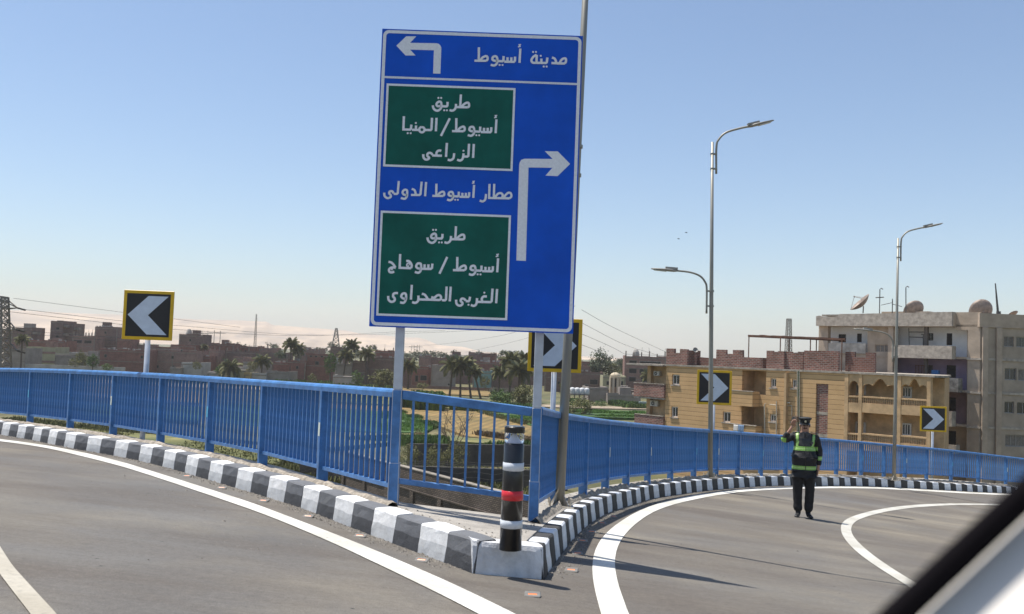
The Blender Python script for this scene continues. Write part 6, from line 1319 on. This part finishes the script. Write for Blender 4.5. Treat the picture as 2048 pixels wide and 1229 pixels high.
# ================================================================== PYLONS, MASTS, WIRES
STL = mat('pylon_steel', (.20, .175, .145), .6, .4, var=.15)
def lattice(x, y, H, b0, b1, label, cat, name, n=10, r=.09, arms=(), z0=GZ, group=None):
    t = thing(name, label, cat, (x, y, z0), .15, group); mb = MB()
    def lerp(a_, b_2, k): return a_ + (b_2-a_)*k
    zs = [H*(1-(1-i/n)**1.25) for i in range(n+1)]
    def cor(z, k): w = lerp(b0, b1, z/H)/2; return Vector((w*(1, -1, -1, 1)[k], w*(1, 1, -1, -1)[k], z))
    for k in range(4): obj('leg', MB().tube([cor(z, k) for z in zs], r*1.3, 5), t, mats=STL)
    for i in range(n):
        for k in range(4):
            a_, b_2 = cor(zs[i], k), cor(zs[i+1], (k+1) % 4); c_, d_ = cor(zs[i], (k+1) % 4), cor(zs[i+1], k); mb.beam(a_, b_2, r, r); mb.beam(c_, d_, r, r); mb.beam(cor(zs[i+1], k), cor(zs[i+1], (k+1) % 4), r, r)
    o = obj('bracing', mb, t, mats=STL); o['kind'] = 'stuff'
    for (z, L) in arms:
        w = lerp(b0, b1, z/H)/2
        for s_ in (-1, 1):
            mb = MB(); tip = Vector((s_*L, 0, z+.2))
            for y_ in (-w, w): mb.beam((s_*w, y_, z), tip, r, r); mb.beam((s_*w, y_, z+1.5), tip, r, r); mb.beam((s_*(w+L)/2, y_*.5, z+.1), (s_*(w+L)/2, y_*.5, z+.85), r*.8, r*.8)
            obj('cross_arm', mb, t, mats=STL); obj('insulator', MB().tube([tip, tip + Vector((s_*1.5, -.2, -.35))], .16, 7), t, mats=VDK)
    return t
dP = 175; q = hity(3, 594, dP); lattice(q.x - 1.1, dP, q.z - GZ, 6.0, 3.3, 'steel lattice power pylon cut by the left picture edge', 'power pylon', 'power_pylon', 12, .17, ((q.z-GZ-2.2, 4.0), (q.z-GZ-6.3, 4.0), (q.z-GZ-10.3, 4.4)))
q = hity(513, 629, 520); lattice(q.x, 520, q.z-GZ, 1.6, .5, 'tall thin radio mast above the left village', 'radio mast', 'radio_mast', 18, .07)
q = hity(673, 657, 700); lattice(q.x, 700, q.z-GZ, 9, 1.2, 'red and white broad-based telecom tower in the distance', 'telecom tower', 'telecom_tower', 9, .3)
q = hity(1578, 638, 260); lattice(q.x, 260, q.z-GZ, 2.2, 1.0, 'pale lattice mast behind the rooftop pergola', 'radio mast', 'radio_mast', 20, .07)
for k, (u, v) in enumerate(((404,662),(416,662),(429,661),(441,662))):
    q = hity(u, v, 900); t = thing('power_portal', '%s of four thin distant power masts right of the dove tower house' % ['first', 'second', 'third', 'fourth'][k], 'power mast', (q.x, 900, GZ), 0, 'four distant power masts'); h = q.z-GZ
    obj('mast', MB().tube([(0, 0, 0), (0, 0, h)], .35, 6), t, mats=STL); obj('cross_arm', MB().beam((-5, 0, h-2.5), (5, 0, h-2.5), .4, .5), t, mats=STL)
for k, (u, v) in enumerate(((826,690),(837,690))):
    q = hity(u, v, 1100); t = thing('power_portal', '%s of two faint distant pylons right of the sign left post' % ['left', 'right'][k], 'power mast', (q.x, 1100, GZ), 0, 'two faint distant pylons'); h = q.z-GZ
    for s_ in (-1, 1): obj('mast', MB().tube([(s_*2.5, 0, 0), (s_*1.2, 0, h)], .3, 5), t, mats=STL)
    obj('cross_arm', MB().beam((-5, 0, h-2.5), (5, 0, h-2.5), .5, .5), t, mats=STL)
WIR = mat('cable', (.055, .05, .048), .6, var=0)
def wire(pts, label, r=.045):
    P_ = [hity(u, v, y) for u, v, y in pts]; P_ = catmull3(P_, 8); o = obj('power_line', MB().tube(P_, r, 4), mats=WIR); tag(o, label, 'power line', 'power lines across the valley')
wire([(27,597,175),(260,627,200),(480,655,240)], 'topmost power line running right from the left pylon'); wire([(45,619,175),(240,642,200),(360,652,230),(600,670,280),(790,668,340),(960,660,300),(1100,640,240),(1150,612,200)], 'second power line passing behind the sign posts', .05)
wire([(20,624,175),(240,649,200),(360,660,230),(600,672,280),(800,664,340),(890,662,300)], 'third power line just under the second at the left pylon', .05)
wire([(35,660,175),(98,666,195),(240,676,220)], 'lowest left power line between the brown blocks'); wire([(0,666,175),(98,672,195),(240,683,220)], 'power line just under the lowest left one')
wire([(800,695,500),(900,687,430),(1000,672,350),(1060,655,300)], 'power line rising to the right between the sign posts'); wire([(930,705,500),(1010,688,400),(1060,675,340)], 'lower power line rising to the right between the sign posts')
wire([(1163,620,200),(1230,657,230),(1335,706,300)], 'upper power line falling from the sign edge towards the brick battlements'); wire([(1163,646,200),(1250,690,260),(1320,712,300)], 'second power line falling right from the sign edge'); wire([(1163,668,200),(1220,693,240),(1252,710,280)], 'third power line falling right from the sign edge')
wire([(1163,690,200),(1200,704,240)], 'shortest power line right of the chevron sign')
# two birds
BRD = mat('bird_dark', (.03, .028, .025), .8, var=0)
for (u, v), lb in (((1372.5,466), 'upper right of two tiny dark birds in the sky left of the lamp'), ((1357,478.5), 'lower left of two tiny dark birds in the sky left of the lamp')):
    q = hity(u, v, 120); t = thing('bird', lb, 'bird', q, .4, 'two birds in the sky'); obj('body', MB().tube([(-.16, 0, 0), (-.05, 0, .01), (.1, 0, .02), (.17, 0, 0)], [.01, .045, .04, .01], 6), t, mats=BRD)
    for s_ in (-1, 1): mb = MB(); mb.add([(-.06, 0, .02), (.07, 0, .02), (.05, s_*.17, .10), (-.02, s_*.30, .07), (-.06, s_*.17, .09)], [(0, 1, 2, 3, 4)]); o = obj('wing', mb, t, mats=BRD)

# ================================================================== THE CAR WE LOOK OUT OF: WINDOW EDGE AT LOWER RIGHT
SEAL = mat('rubber_seal', (.006, .005, .006), .9, var=.05, spec=.05); TRIM = mat('car_door_trim', (.66, .62, .56), .6, var=.03, scale=8)
car = thing('car_window_edge', 'blurred black window seal and pale trim of the car crossing the lower right corner', 'car', hity(1900, 1150, .36))
def cp(u, v, y): return hity(u, v, y) - car.location
a_ = cp(1640, 1377, .36); b_2 = cp(2190, 859, .36)
obj('window_seal', bevel(MB().beam(a_, b_2, .0105, .0105, up=Vector((0, 1, 0))).mesh('window_seal', [SEAL]), .004, 2), car)
pa = cp(1656, 1395, .366); pb = cp(2206, 877, .366); dn = Vector((.055, -.13, -.075)); th = Vector((.01, .012, -.012))
mb = MB(); vs = [pa, pb, pb + dn, pa + dn]; mb.add(vs + [v + th for v in vs], [(0, 1, 2, 3), (7, 6, 5, 4), (0, 4, 5, 1), (1, 5, 6, 2), (2, 6, 7, 3), (3, 7, 4, 0)]); obj('door_trim', bevel(mb.mesh('door_trim', [TRIM]), .003, 2), car)

# ================================================================== HAZE
hz = bpy.data.materials.new('haze_air'); hz.use_nodes = True; nt = hz.node_tree; nt.nodes.remove(nt.nodes['Principled BSDF']); pv = nt.nodes.new('ShaderNodeVolumePrincipled'); pv.inputs['Color'].default_value = (.84, .82, .81, 1); pv.inputs['Density'].default_value = .00019; pv.inputs['Anisotropy'].default_value = 0.0
nt.links.new(pv.outputs[0], nt.nodes['Material Output'].inputs['Volume'])
try: hz.cycles.homogeneous_volume = True
except Exception: pass
ho = obj('haze', MB().box(-6700, 6700, -700, 6700, GZ-1.2, 190), mats=hz); ho['kind'] = 'stuff'
